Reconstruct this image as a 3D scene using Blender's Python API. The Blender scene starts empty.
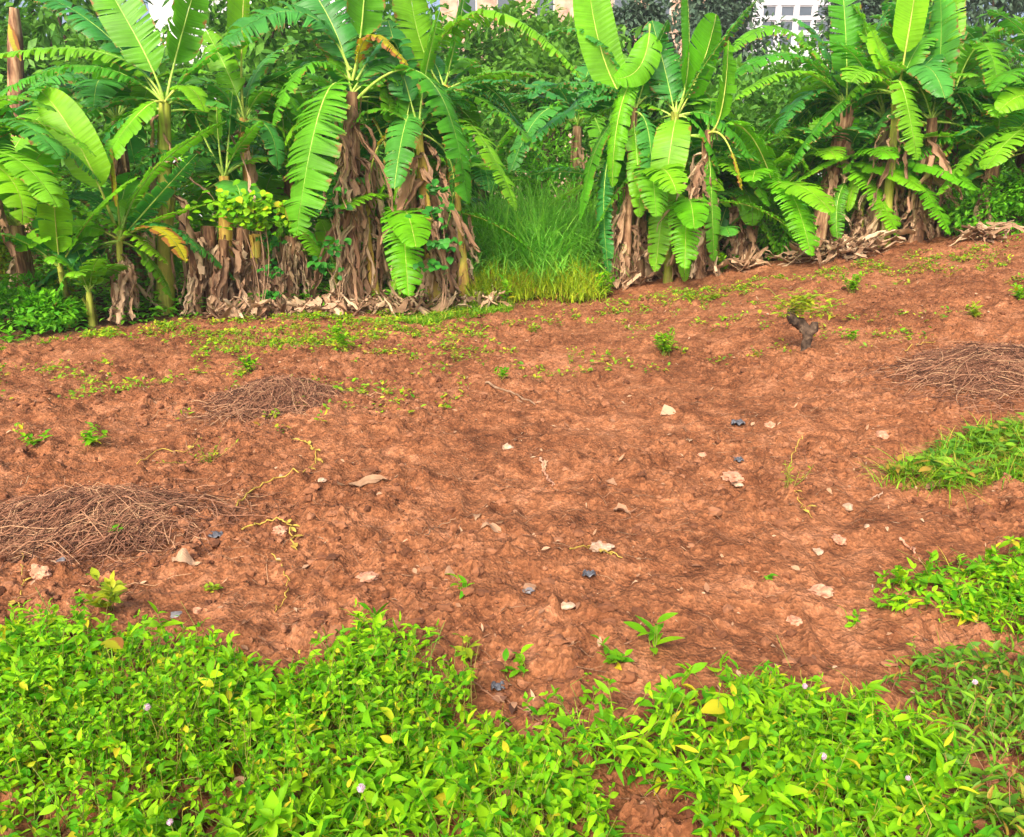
import bpy, math, random
import numpy as np
from mathutils import Vector

SC = bpy.context.scene
COL = SC.collection
RNG = random.Random(7)
NR = np.random.default_rng(11)
PI = math.pi

# ------------------------------------------------------------------ camera geometry
W, H, FPX = 1024, 837, 850.0
PITCH = math.radians(16.0)
CAMZ = 1.6
cp, sp_ = math.cos(PITCH), math.sin(PITCH)

def ray(px, py):
    x = (px - W / 2) / FPX
    v = -(py - H / 2) / FPX
    return np.array([x, cp + v * sp_, -sp_ + v * cp])

def at(px, py, Y):
    d = ray(px, py)
    t = Y / d[1]
    return np.array([d[0] * t, Y, CAMZ + d[2] * t])

def project(P):
    P = np.asarray(P, float)
    x, y, z = P[..., 0], P[..., 1], P[..., 2] - CAMZ
    zf = y * cp - z * sp_
    v = y * sp_ + z * cp
    return W / 2 + FPX * x / zf, H / 2 - FPX * v / zf

# ------------------------------------------------------------------ terrain
def _hash(ix, iy, seed):
    h = (ix.astype(np.int64) * 374761393 + iy.astype(np.int64) * 668265263 + seed * 1442695041) & 0xFFFFFFFF
    h = ((h ^ (h >> 13)) * 1274126177) & 0xFFFFFFFF
    h = (h ^ (h >> 16)) & 0xFFFFFFFF
    return h / 4294967295.0

def vnoise(x, y, seed=0):
    x = np.asarray(x, float); y = np.asarray(y, float)
    xi = np.floor(x); yi = np.floor(y)
    fx = x - xi; fy = y - yi
    fx = fx * fx * fx * (fx * (fx * 6 - 15) + 10); fy = fy * fy * fy * (fy * (fy * 6 - 15) + 10)
    xi = xi.astype(np.int64); yi = yi.astype(np.int64)
    a = _hash(xi, yi, seed); b = _hash(xi + 1, yi, seed)
    c = _hash(xi, yi + 1, seed); d = _hash(xi + 1, yi + 1, seed)
    return (a * (1 - fx) + b * fx) * (1 - fy) + (c * (1 - fx) + d * fx) * fy

def sstep(a, b, x):
    t = np.clip((np.asarray(x, float) - a) / (b - a), 0, 1)
    return t * t * (3 - 2 * t)

def worley(x, y, seed):
    x = np.asarray(x, float); y = np.asarray(y, float)
    xi = np.floor(x).astype(np.int64); yi = np.floor(y).astype(np.int64)
    best = np.full(x.shape, 9.0); hid = np.zeros(x.shape)
    for dx in (-1, 0, 1):
        for dy in (-1, 0, 1):
            cx, cy = xi + dx, yi + dy
            d = (cx + _hash(cx, cy, seed) - x) ** 2 + (cy + _hash(cx, cy, seed + 1) - y) ** 2
            m = d < best; best = np.where(m, d, best); hid = np.where(m, _hash(cx, cy, seed + 2), hid)
    return np.sqrt(best), hid

def base_h(x, y):
    x = np.asarray(x, float); y = np.asarray(y, float)
    xc = np.clip(x, -20, 8.5)
    s = np.log1p(np.exp(3 * (xc - 0.9))) / 3
    h = 0.155 * s * sstep(2.5, 9.5, y)
    h = h - 0.0 * y
    return h

BUMPS = []
def mound_h(x, y):
    h = base_h(x, y)
    for (bx, by, rx, ry, a) in BUMPS:
        h = h + a * np.exp(-((np.asarray(x) - bx) / rx) ** 2 - ((np.asarray(y) - by) / ry) ** 2)
    return h

def ground_h(x, y):
    x = np.asarray(x, float); y = np.asarray(y, float)
    h = mound_h(x, y)
    near = 1 - sstep(14, 30, np.hypot(x, y))
    wx = x + 0.12 * vnoise(x * 3, y * 3, 90); wy = y + 0.12 * vnoise(x * 3, y * 3, 91)
    n = 0.075 * (vnoise(x * 0.9, y * 1.3, 1) - .5) + 0.062 * (vnoise(wx * 2.6, wy * 3.2, 2) - .5)
    r = 1 - np.abs(2 * vnoise(wx * 6.5, wy * 7.5, 3) - 1)
    n = n + 0.040 * (r - .5)
    r2 = 1 - np.abs(2 * vnoise(x * 15, y * 15, 4) - 1)
    m = vnoise(x * 1.7, y * 1.7, 33); m2 = sstep(.25, .7, m)
    n = n + .014 * (r2 - .5) + 0.010 * (vnoise(x * 27, y * 27, 5) - .5)
    for sc, amp, sd in ((9.0, .050, 200), (17.0, .034, 210), (31.0, .020, 220)):   # broken clods
        f, hd = worley(x + .25 / sc * vnoise(x * sc * 2, y * sc * 2, sd + 5), y, sd) if False else worley(x * sc, y * sc, sd)
        n = n + amp * (.35 + .65 * m2) * np.clip(hd - .45, 0, 1) * np.clip(1 - (f / .62) ** 1.6, 0, 1) * 1.6
    return h + n * near

def ground_at(px, py, full=True):
    d = ray(px, py)
    f = ground_h if full else mound_h
    t, dt, prev = 0.5, 0.05, None
    while t < 60:
        z = CAMZ + d[2] * t
        g = float(f(d[0] * t, d[1] * t))
        if z <= g:
            lo, hi = t - dt, t
            for _ in range(18):
                mth = (lo + hi) / 2
                if CAMZ + d[2] * mth <= float(f(d[0] * mth, d[1] * mth)): hi = mth
                else: lo = mth
            t = hi
            return np.array([d[0] * t, d[1] * t, float(ground_h(d[0] * t, d[1] * t))])
        t += dt
    return at(px, py, 20)

def drop(x, y, dz=0.0):
    return np.array([x, y, float(ground_h(x, y)) + dz])

for (px, py, rx, ry, a) in [(282, 402, .42, .32, .09), (105, 520, .5, .24, .08), (1000, 372, .5, .4, .08)]:
    p = ground_at(px, py, False); BUMPS.append((p[0], p[1], rx, ry, a))

# field edge where the banana grove begins
EDGE_PX = [(-300, 362), (0, 348), (100, 333), (200, 322), (300, 317), (420, 318), (520, 305), (620, 291), (700, 279),
           (780, 266), (830, 250), (900, 236), (1024, 226), (1250, 214)]
EDGE = [ground_at(a, b, False)[:2] for a, b in EDGE_PX]
EX = np.array([e[0] for e in EDGE]); EY = np.array([e[1] for e in EDGE])
def edge_y(x): return np.interp(x, EX, EY)

# ------------------------------------------------------------------ mesh helpers
class MB:
    def __init__(s): s.V = []; s.F = {}; s.n = 0; s.UV = []; s.MI = {}
    def add(s, V, F, uv=None, mi=0):
        V = np.asarray(V, float).reshape(-1, 3); F = np.asarray(F, int)
        s.V.append(V); s.UV.append(np.zeros((len(V), 2)) if uv is None else np.asarray(uv, float).reshape(-1, 2))
        s.F.setdefault(F.shape[1], []).append(F + s.n)
        s.MI.setdefault(F.shape[1], []).append(np.full(len(F), mi))
        s.n += len(V)
    def build(s, name, mat, parent=None, loc=None, smooth=True):
        V = np.concatenate(s.V); UV = np.concatenate(s.UV)
        if parent is not None: V = V - np.array(parent.location)
        elif loc is not None: V = V - np.asarray(loc)
        me = bpy.data.meshes.new(name)
        me.vertices.add(len(V)); me.vertices.foreach_set('co', V.astype(np.float32).ravel())
        li, st, mi, k0 = [], [], [], 0
        for k in s.F:
            F = np.concatenate(s.F[k]); li.append(F.ravel()); st.append(k0 + np.arange(len(F)) * k); k0 += F.size
            mi.append(np.concatenate(s.MI[k]))
        li = np.concatenate(li); st = np.concatenate(st); mi = np.concatenate(mi)
        me.loops.add(len(li)); me.loops.foreach_set('vertex_index', li.astype(np.int32))
        me.polygons.add(len(st)); me.polygons.foreach_set('loop_start', st.astype(np.int32))
        uvl = me.uv_layers.new(name='UVMap')
        uvl.data.foreach_set('uv', UV[li].astype(np.float32).ravel())
        mats = mat if isinstance(mat, (list, tuple)) else [mat]
        for m in mats: me.materials.append(m)
        me.polygons.foreach_set('material_index', mi.astype(np.int32))
        me.polygons.foreach_set('use_smooth', np.full(len(st), smooth))
        me.update(calc_edges=True)
        me.validate()
        o = bpy.data.objects.new(name, me); COL.objects.link(o)
        if parent is not None: o.parent = parent
        elif loc is not None: o.location = [float(c) for c in loc]
        return o

def tag(o, label=None, cat=None, group=None, kind=None):
    if label: o['label'] = label
    if cat: o['category'] = cat
    if group: o['group'] = group
    if kind: o['kind'] = kind
    return o

def thing(name, label, cat, loc, group=None):
    o = bpy.data.objects.new(name, None); COL.objects.link(o)
    o.location = [float(c) for c in loc]; o.empty_display_size = .1
    return tag(o, label, cat, group)

def unit(v):
    v = np.asarray(v, float); return v / max(1e-9, np.linalg.norm(v))

def tube(mb, pts, rad, sides=8, cap=True, jitter=0.0, mi=0):
    pts = np.asarray(pts, float); n = len(pts)
    rad = np.broadcast_to(np.asarray(rad, float), (n,))
    T = np.gradient(pts, axis=0)
    ref = np.array([0, 0, 1.0]) if abs(unit(T[0])[2]) < .8 else np.array([1.0, 0, 0])
    V = []; uv = []
    L = 0
    for i in range(n):
        t = unit(T[i]); a = unit(np.cross(ref, t)); b = np.cross(t, a)
        if i: L += np.linalg.norm(pts[i] - pts[i - 1])
        for k in range(sides):
            th = 2 * PI * k / sides
            r = rad[i] * (1 + (RNG.uniform(-jitter, jitter) if jitter else 0))
            V.append(pts[i] + r * (math.cos(th) * a + math.sin(th) * b)); uv.append((k / sides, L))
    F = []
    for i in range(n - 1):
        for k in range(sides):
            k2 = (k + 1) % sides
            F.append((i * sides + k, i * sides + k2, (i + 1) * sides + k2, (i + 1) * sides + k))
    base = mb.n
    mb.add(V, F, uv, mi)
    if cap and sides >= 3:
        for ring, pt in ((0, pts[0]), (n - 1, pts[-1])):
            idx = [ring * sides + k for k in range(sides)]
            Vc = np.array([V[i] for i in idx])
            c = np.vstack([Vc, Vc.mean(0)])
            mb.add(c, [(k, (k + 1) % sides, sides) if ring else ((k + 1) % sides, k, sides) for k in range(sides)], None, mi)

def bez(P0, M, P2, n):
    P0, M, P2 = map(lambda p: np.asarray(p, float), (P0, M, P2))
    C = 2 * M - .5 * (P0 + P2)
    s = np.linspace(0, 1, n)[:, None]
    return (1 - s) ** 2 * P0 + 2 * s * (1 - s) * C + s * s * P2

# vectorised small leaves: P,(n,3) bases; D directions; U up-hints; L, Wd arrays
def leaf_field(mb, P, D, U, L, Wd, curl=0.25, fold=0.25, rows=5, shape=0.85, mi=0):
    P = np.asarray(P, float); n = len(P)
    if n == 0: return
    D = D / np.linalg.norm(D, axis=1, keepdims=True)
    S = np.cross(D, U); S /= np.maximum(1e-6, np.linalg.norm(S, axis=1, keepdims=True))
    N = np.cross(S, D)
    a = np.linspace(0, 1, rows)
    w = np.sin(PI * np.clip(a, 0.02, 0.985) ** shape) ** 0.8
    curl = np.broadcast_to(np.asarray(curl, float), (n,)); fold = np.broadcast_to(np.asarray(fold, float), (n,))
    Lr = np.asarray(L)[:, None]; Wr = np.asarray(Wd)[:, None]
    mid = P[:, None, :] + D[:, None, :] * (Lr * a)[:, :, None] - N[:, None, :] * (Lr * curl[:, None] * a ** 2)[:, :, None]
    off = S[:, None, :] * (Wr * .5 * w)[:, :, None] + N[:, None, :] * (Wr * .5 * fold[:, None] * w)[:, :, None]
    off2 = -S[:, None, :] * (Wr * .5 * w)[:, :, None] + N[:, None, :] * (Wr * .5 * fold[:, None] * w)[:, :, None]
    V = np.stack([mid + off, mid, mid + off2], axis=2)          # n,rows,3,3
    uv = np.zeros((n, rows, 3, 2)); uv[..., 0] = a[None, :, None]; uv[..., 1] = np.array([0, .5, 1])[None, None, :]
    q = []
    for r in range(rows - 1):
        for c in range(2):
            q.append((r * 3 + c, r * 3 + c + 1, (r + 1) * 3 + c + 1, (r + 1) * 3 + c))
    q = np.array(q)
    F = (np.arange(n) * rows * 3)[:, None, None] + q[None]
    mb.add(V.reshape(-1, 3), F.reshape(-1, 4), uv.reshape(-1, 2), mi)

def stem_field(mb, A, B, r, bend=0.0, mi=0):          # thin three-sided stalks from A to B
    A = np.asarray(A, float); B = np.asarray(B, float); n = len(A)
    if n == 0: return
    r = np.broadcast_to(np.asarray(r, float), (n,))
    t = np.array([0, .5, 1.0]); V = np.zeros((n, 3, 3, 3))
    T = B - A; ref = np.tile(np.array([[0.3, 1.0, .2]]), (n, 1))
    X = np.cross(T, ref); X /= np.maximum(1e-6, np.linalg.norm(X, axis=1, keepdims=True))
    Y = np.cross(T, X); Y /= np.maximum(1e-6, np.linalg.norm(Y, axis=1, keepdims=True))
    off = X * np.asarray(bend if np.ndim(bend) else np.full(n, bend))[:, None]
    for i in range(3):
        c = A + T * t[i] + (off if i == 1 else 0)
        for k in range(3):
            th = 2 * PI * k / 3
            V[:, i, k] = c + (X * math.cos(th) + Y * math.sin(th)) * (r * (1 - .45 * t[i]))[:, None]
    q = [(i * 3 + k, i * 3 + (k + 1) % 3, (i + 1) * 3 + (k + 1) % 3, (i + 1) * 3 + k) for i in range(2) for k in range(3)]
    F = (np.arange(n) * 9)[:, None, None] + np.array(q)[None]
    mb.add(V.reshape(-1, 3), F.reshape(-1, 4), None, mi)

def blade_field(mb, P, az, el, L, Wd, bend, mi=0):     # grass blades
    n = len(P); P = np.asarray(P, float)
    a = np.linspace(0, 1, 5)
    hx = np.stack([np.cos(az), np.sin(az), np.zeros(n)], 1)
    D = hx * np.cos(el)[:, None] + np.array([0, 0, 1.0])[None] * np.sin(el)[:, None]
    S = np.stack([-np.sin(az), np.cos(az), np.zeros(n)], 1)
    tw = NR.uniform(-.9, .9, n)[:, None]
    S2 = S * np.cos(tw) + hx * np.sin(tw)
    mid = P[:, None] + D[:, None] * (L[:, None] * a)[:, :, None] + (hx[:, None] * .5 - np.array([0, 0, 1.0])) * ((L * bend)[:, None] * a ** 2.2)[:, :, None]
    w = (1 - a ** 1.6) * .96 + .04
    o = S2[:, None] * (Wd[:, None] * .5 * w)[:, :, None]
    V = np.stack([mid + o, mid - o], 2)
    uv = np.zeros((n, 5, 2, 2)); uv[..., 0] = a[None, :, None]; uv[..., 1] = np.array([0, 1.])[None, None]
    q = np.array([(r * 2, r * 2 + 1, r * 2 + 3, r * 2 + 2) for r in range(4)])
    F = (np.arange(n) * 10)[:, None, None] + q[None]
    mb.add(V.reshape(-1, 3), F.reshape(-1, 4), uv.reshape(-1, 2), mi)

def in_poly(px, py, poly):
    px = np.asarray(px); py = np.asarray(py); r = np.zeros(px.shape, bool)
    j = len(poly) - 1
    for i in range(len(poly)):
        xi, yi = poly[i]; xj, yj = poly[j]
        c = ((yi > py) != (yj > py)) & (px < (xj - xi) * (py - yi) / ((yj - yi) + 1e-12) + xi)
        r ^= c; j = i
    return r

# ------------------------------------------------------------------ materials
class NT:
    def __init__(s, name):
        s.m = bpy.data.materials.new(name); s.m.use_nodes = True; s.t = s.m.node_tree; s.t.nodes.clear()
    def n(s, typ, **kw):
        nd = s.t.nodes.new(typ)
        for k, v in kw.items():
            if k.startswith('i_'):
                key = k[2:]; key = int(key) if key.isdigit() else key.replace('_', ' ')
                nd.inputs[key].default_value = v
            else: setattr(nd, k, v)
        return nd
    def l(s, a, b): s.t.links.new(a, b)
    def out(s, sh): o = s.n('ShaderNodeOutputMaterial'); s.l(sh, o.inputs['Surface'])
    def mix(s, fac, a, b, blend='MIX'):
        nd = s.n('ShaderNodeMix', data_type='RGBA', blend_type=blend)
        for sock, v in ((nd.inputs[0], fac), (nd.inputs[6], a), (nd.inputs[7], b)):
            if isinstance(v, bpy.types.NodeSocket): s.l(v, sock)
            elif isinstance(v, (int, float)): sock.default_value = v
            else: sock.default_value = (*v, 1)
        return nd.outputs[2]
    def ramp(s, fac, stops):
        r = s.n('ShaderNodeValToRGB'); el = r.color_ramp.elements
        while len(el) < len(stops): el.new(.5)
        for e, (p, c) in zip(el, stops):
            e.position = p; e.color = (*c, 1) if not isinstance(c, (int, float)) else (c, c, c, 1)
        s.l(fac, r.inputs[0]); return r.outputs[0]
    def noise(s, vec, scale, detail=4, rough=.55, dist=0):
        nd = s.n('ShaderNodeTexNoise', i_Scale=scale, i_Detail=detail, i_Roughness=rough, i_Distortion=dist)
        if vec is not None: s.l(vec, nd.inputs['Vector'])
        return nd.outputs['Fac']
    def mapping(s, vec, scale):
        nd = s.n('ShaderNodeMapping'); nd.inputs['Scale'].default_value = scale; s.l(vec, nd.inputs['Vector']); return nd.outputs[0]

def mat_leaf(name, c1, c2, trans, tw=.35, rough=.45, island=True, veins=0, edge=None, mottle=14, yellow=None, spec=.2):
    t = NT(name)
    info = t.n('ShaderNodeNewGeometry').outputs['Random Per Island'] if island else t.n('ShaderNodeObjectInfo').outputs['Random']
    tc = t.n('ShaderNodeTexCoord')
    col = t.mix(info, c1, c2)
    nz = t.noise(tc.outputs['Object'], mottle, 3)
    hsv = t.n('ShaderNodeHueSaturation')
    v = t.n('ShaderNodeMapRange', i_1=.3, i_2=.7, i_3=.72, i_4=1.28); t.l(nz, v.inputs[0]); t.l(v.outputs[0], hsv.inputs['Value']); t.l(col, hsv.inputs['Color'])
    col = hsv.outputs[0]
    if yellow:
        r = t.n('ShaderNodeMapRange', i_1=yellow[0], i_2=min(.999, yellow[0] + .06)); t.l(info, r.inputs[0])
        col = t.mix(r.outputs[0], col, yellow[1])
    uv = t.n('ShaderNodeSeparateXYZ'); t.l(tc.outputs['UV'], uv.inputs[0])
    bumpsrc = None
    if veins:
        cmb = t.n('ShaderNodeCombineXYZ'); t.l(uv.outputs[0], cmb.inputs[0])
        nv = t.n('ShaderNodeTexNoise', i_Scale=veins, i_Detail=3.0, i_Roughness=.6); t.l(cmb.outputs[0], nv.inputs['Vector'])
        r = t.n('ShaderNodeMapRange', i_1=.3, i_2=.7, i_3=.78, i_4=1.2); t.l(nv.outputs['Fac'], r.inputs[0])
        h2 = t.n('ShaderNodeHueSaturation'); t.l(r.outputs[0], h2.inputs['Value']); t.l(col, h2.inputs['Color']); col = h2.outputs[0]
        bumpsrc = nv.outputs['Fac']
    if edge:
        ab = t.n('ShaderNodeMath', operation='ABSOLUTE'); t.l(uv.outputs[1], ab.inputs[0])
        ad = t.n('ShaderNodeMath', operation='MULTIPLY_ADD'); n2 = t.noise(tc.outputs['Object'], 9, 3)
        t.l(n2, ad.inputs[0]); ad.inputs[1].default_value = .9; t.l(ab.outputs[0], ad.inputs[2])
        r = t.n('ShaderNodeMapRange', i_1=edge[0], i_2=edge[0] + .12); t.l(ad.outputs[0], r.inputs[0])
        col = t.mix(r.outputs[0], col, edge[1])
    p = t.n('ShaderNodeBsdfPrincipled', i_Roughness=rough); p.inputs['Specular IOR Level'].default_value = spec
    t.l(col, p.inputs['Base Color'])
    if bumpsrc is not None:
        b = t.n('ShaderNodeBump', i_Strength=.35, i_Distance=.01); t.l(bumpsrc, b.inputs['Height']); t.l(b.outputs[0], p.inputs['Normal'])
    tr = t.n('ShaderNodeBsdfTranslucent')
    tcol = t.mix(1.0, col, trans, 'MULTIPLY'); t.l(tcol, tr.inputs['Color'])
    mx = t.n('ShaderNodeMixShader', i_0=tw); t.l(p.outputs[0], mx.inputs[1]); t.l(tr.outputs[0], mx.inputs[2])
    t.out(mx.outputs[0]); return t.m

def mat_streak(name, stops, scale=(22, 22, 2.0), rough=.8, bump=.5, detail=4):
    t = NT(name); tc = t.n('ShaderNodeTexCoord'); oi = t.n('ShaderNodeObjectInfo')
    ad = t.n('ShaderNodeVectorMath', operation='ADD'); t.l(tc.outputs['Object'], ad.inputs[0])
    sc = t.n('ShaderNodeVectorMath', operation='SCALE'); sc.inputs[0].default_value = (7, 3, 5); t.l(oi.outputs['Random'], sc.inputs['Scale']); t.l(sc.outputs[0], ad.inputs[1])
    mp = t.mapping(ad.outputs[0], scale)
    nz = t.noise(mp, 1.0, detail, .6, .4)
    n2 = t.noise(ad.outputs[0], 4.0, 3)
    m = t.n('ShaderNodeMath', operation='MULTIPLY_ADD'); t.l(n2, m.inputs[0]); m.inputs[1].default_value = .6
    m2 = t.n('ShaderNodeMath', operation='SUBTRACT'); t.l(nz, m2.inputs[0]); m2.inputs[1].default_value = .3; t.l(m2.outputs[0], m.inputs[2])
    col = t.ramp(m.outputs[0], stops)
    p = t.n('ShaderNodeBsdfPrincipled', i_Roughness=rough); p.inputs['Specular IOR Level'].default_value = .2
    t.l(col, p.inputs['Base Color'])
    b = t.n('ShaderNodeBump', i_Strength=bump, i_Distance=.02); t.l(nz, b.inputs['Height']); t.l(b.outputs[0], p.inputs['Normal'])
    t.out(p.outputs[0]); return t.m

def mat_dead(name, stops, scale=9, tw=.15):
    t = NT(name); tc = t.n('ShaderNodeTexCoord'); g = t.n('ShaderNodeNewGeometry'); oi = t.n('ShaderNodeObjectInfo')
    a = t.n('ShaderNodeMath', operation='ADD'); t.l(g.outputs['Random Per Island'], a.inputs[0]); t.l(oi.outputs['Random'], a.inputs[1])
    fr = t.n('ShaderNodeMath', operation='FRACT'); t.l(a.outputs[0], fr.inputs[0])
    nz = t.noise(tc.outputs['Object'], scale, 4, .6)
    m = t.n('ShaderNodeMath', operation='MULTIPLY_ADD'); t.l(fr.outputs[0], m.inputs[0]); m.inputs[1].default_value = .6
    s2 = t.n('ShaderNodeMath', operation='MULTIPLY'); t.l(nz, s2.inputs[0]); s2.inputs[1].default_value = .5; t.l(s2.outputs[0], m.inputs[2])
    col = t.ramp(m.outputs[0], stops)
    p = t.n('ShaderNodeBsdfPrincipled', i_Roughness=.75); p.inputs['Specular IOR Level'].default_value = .25
    t.l(col, p.inputs['Base Color'])
    uvn = t.mapping(tc.outputs['UV'], (3, 26, 1)); nb = t.noise(uvn, 1, 3)
    b = t.n('ShaderNodeBump', i_Strength=.6, i_Distance=.01); t.l(nb, b.inputs['Height']); t.l(b.outputs[0], p.inputs['Normal'])
    tr = t.n('ShaderNodeBsdfTranslucent'); t.l(col, tr.inputs['Color'])
    mx = t.n('ShaderNodeMixShader', i_0=tw); t.l(p.outputs[0], mx.inputs[1]); t.l(tr.outputs[0], mx.inputs[2])
    t.out(mx.outputs[0]); return t.m

def mat_plain(name, stops, scale=12, rough=.8, bump=.3, detail=5, island=.0):
    t = NT(name); tc = t.n('ShaderNodeTexCoord'); nz = t.noise(tc.outputs['Object'], scale, detail, .6)
    f = nz
    if island:
        g = t.n('ShaderNodeNewGeometry'); m = t.n('ShaderNodeMath', operation='MULTIPLY_ADD'); t.l(g.outputs['Random Per Island'], m.inputs[0]); m.inputs[1].default_value = island
        s2 = t.n('ShaderNodeMath', operation='MULTIPLY'); t.l(nz, s2.inputs[0]); s2.inputs[1].default_value = 1 - island; t.l(s2.outputs[0], m.inputs[2]); f = m.outputs[0]
    col = t.ramp(f, stops)
    p = t.n('ShaderNodeBsdfPrincipled', i_Roughness=rough); p.inputs['Specular IOR Level'].default_value = .3
    t.l(col, p.inputs['Base Color'])
    b = t.n('ShaderNodeBump', i_Strength=bump, i_Distance=.01); t.l(nz, b.inputs['Height']); t.l(b.outputs[0], p.inputs['Normal'])
    t.out(p.outputs[0]); return t.m

def mat_soil():
    t = NT('red_soil'); tc = t.n('ShaderNodeTexCoord'); ob = tc.outputs['Object']
    big = t.noise(ob, 1.1, 4, .6, .5); mid = t.noise(ob, 6, 5, .65, .3); fine = t.noise(ob, 38, 8, .72); grit = t.noise(ob, 120, 4, .7)
    m = t.n('ShaderNodeMath', operation='MULTIPLY_ADD'); t.l(big, m.inputs[0]); m.inputs[1].default_value = .27
    m2 = t.n('ShaderNodeMath', operation='MULTIPLY_ADD'); t.l(mid, m2.inputs[0]); m2.inputs[1].default_value = .43; t.l(m.outputs[0], m2.inputs[2]); m.inputs[2].default_value = 0
    m3 = t.n('ShaderNodeMath', operation='MULTIPLY_ADD'); t.l(fine, m3.inputs[0]); m3.inputs[1].default_value = .30; t.l(m2.outputs[0], m3.inputs[2])
    col = t.ramp(m3.outputs[0], [(.36, SOIL[0]), (.44, SOIL[1]), (.52, SOIL[2]), (.63, SOIL[3])])
    g = t.ramp(grit, [(.60, (0, 0, 0)), (.72, (1, 1, 1))])
    col = t.mix(t.mix(1.0, g, (.35, .35, .35), 'MULTIPLY'), col, SOIL[4])
    vo = t.n('ShaderNodeTexVoronoi', i_Scale=70.0, i_Randomness=1.0); t.l(ob, vo.inputs['Vector'])
    vs_ = t.n('ShaderNodeSeparateColor'); t.l(vo.outputs['Color'], vs_.inputs[0])
    vr = t.n('ShaderNodeMapRange', i_1=0.0, i_2=1.0, i_3=.66, i_4=1.32); t.l(vs_.outputs[0], vr.inputs[0])
    hv_ = t.n('ShaderNodeHueSaturation'); t.l(vr.outputs[0], hv_.inputs['Value']); t.l(col, hv_.inputs['Color']); col = hv_.outputs[0]
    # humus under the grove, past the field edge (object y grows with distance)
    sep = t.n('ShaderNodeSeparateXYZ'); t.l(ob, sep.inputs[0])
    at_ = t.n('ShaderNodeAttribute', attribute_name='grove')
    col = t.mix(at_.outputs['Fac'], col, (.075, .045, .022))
    p = t.n('ShaderNodeBsdfPrincipled', i_Roughness=.95); p.inputs['Specular IOR Level'].default_value = .12
    t.l(col, p.inputs['Base Color'])
    h = t.n('ShaderNodeMath', operation='MULTIPLY_ADD'); t.l(fine, h.inputs[0]); h.inputs[1].default_value = 1.0; t.l(vo.outputs['Distance'], h.inputs[2])
    b = t.n('ShaderNodeBump', i_Strength=.6, i_Distance=.014); t.l(h.outputs[0], b.inputs['Height']); t.l(b.outputs[0], p.inputs['Normal'])
    t.out(p.outputs[0]); return t.m

SOIL = [(.066, .024, .010), (.132, .048, .020), (.212, .084, .036), (.335, .150, .076), (.39, .21, .12)]
M = {}
M['soil'] = mat_soil()
M['clod'] = mat_plain('soil_clod', [(.2, SOIL[0]), (.40, SOIL[1]), (.60, SOIL[2]), (.95, (.32, .15, .08))], 18, .95, .5, island=.45)
M['weed'] = mat_leaf('weed_leaf', (.050, .235, .004), (.26, .50, .006), (1.7, 1.6, .6), .36, .6, yellow=(.93, (.46, .40, .02)), spec=.15)
M['weed2'] = mat_leaf('dull_weed_leaf', (.06, .19, .014), (.19, .37, .014), (1.4, 1.4, .8), .3, .5, yellow=(.86, (.30, .20, .03)))
M['weedy'] = mat_leaf('yellow_weed_leaf', (.16, .30, .012), (.38, .40, .02), (1.4, 1.4, .7), .35, .5)
M['stalk'] = mat_plain('weed_stalk', [(.3, (.10, .22, .02)), (.7, (.26, .22, .04))], 8, .6, .1, island=.6)
M['grass'] = mat_leaf('grass_blade', (.08, .27, .012), (.27, .42, .016), (1.5, 1.5, .8), .35, .5, yellow=(.84, (.40, .34, .05)))
M['cane'] = mat_leaf('tall_grass_blade', (.13, .42, .04), (.27, .56, .07), (1.4, 1.5, .8), .35, .45)
E_B = (1.40, (.25, .13, .03))
M['bright'] = mat_leaf('banana_leaf_young', (.10, .36, .008), (.19, .44, .012), (1.7, 1.6, .7), .42, .38, False, 60, None, 3)
M['mid'] = mat_leaf('banana_leaf_green', (.060, .265, .014), (.160, .40, .014), (1.6, 1.6, .7), .38, .36, False, 60, E_B, 3)
M['dark'] = mat_leaf('banana_leaf_blue_green', (.035, .19, .036), (.075, .28, .03), (1.5, 1.7, .7), .3, .33, False, 60, (1.36, (.20, .11, .03)), 3)
M['yell'] = mat_leaf('banana_leaf_yellowing', (.34, .36, .015), (.48, .40, .02), (1.3, 1.2, .6), .4, .4, False, 50, (1.0, (.30, .13, .03)), 3)
M['petiole'] = mat_streak('banana_petiole', [(.3, (.22, .32, .03)), (.5, (.36, .42, .07)), (.7, (.46, .44, .12))], (30, 30, 6), .45, .1)
M['midrib'] = mat_streak('banana_midrib', [(.3, (.20, .38, .04)), (.6, (.38, .52, .10))], (20, 20, 20), .4, .05)
M['stem_dry'] = mat_streak('dry_pseudostem', [(.22, (.035, .018, .010)), (.42, (.15, .075, .04)), (.56, (.30, .17, .09)), (.74, (.52, .35, .20))])
M['stem_green'] = mat_streak('green_pseudostem', [(.25, (.12, .07, .02)), (.40, (.18, .20, .03)), (.55, (.28, .32, .04)), (.75, (.42, .36, .07))], (16, 16, 1.6), .5, .25)
M['stem_yellow'] = mat_streak('yellow_pseudostem', [(.25, (.16, .08, .02)), (.42, (.36, .22, .05)), (.6, (.48, .38, .06)), (.75, (.30, .34, .05))], (16, 16, 1.6), .5, .25)
M['dead'] = mat_dead('dead_banana_leaf', [(.2, (.085, .045, .025)), (.40, (.25, .145, .08)), (.60, (.43, .28, .165)), (.85, (.58, .43, .27))])
M['dead_pale'] = mat_dead('pale_dead_leaf', [(.2, (.26, .14, .08)), (.5, (.34, .20, .115)), (.85, (.45, .30, .19))])
M['vine_dry'] = mat_plain('dry_vine', [(.15, (.05, .021, .012)), (.40, (.155, .066, .036)), (.70, (.29, .14, .078)), (.93, (.44, .28, .15))], 6, .9, .2, island=.75)
M['vine_yellow'] = mat_plain('yellow_vine', [(.3, (.30, .20, .03)), (.7, (.48, .37, .06))], 14, .6, .1)
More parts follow.
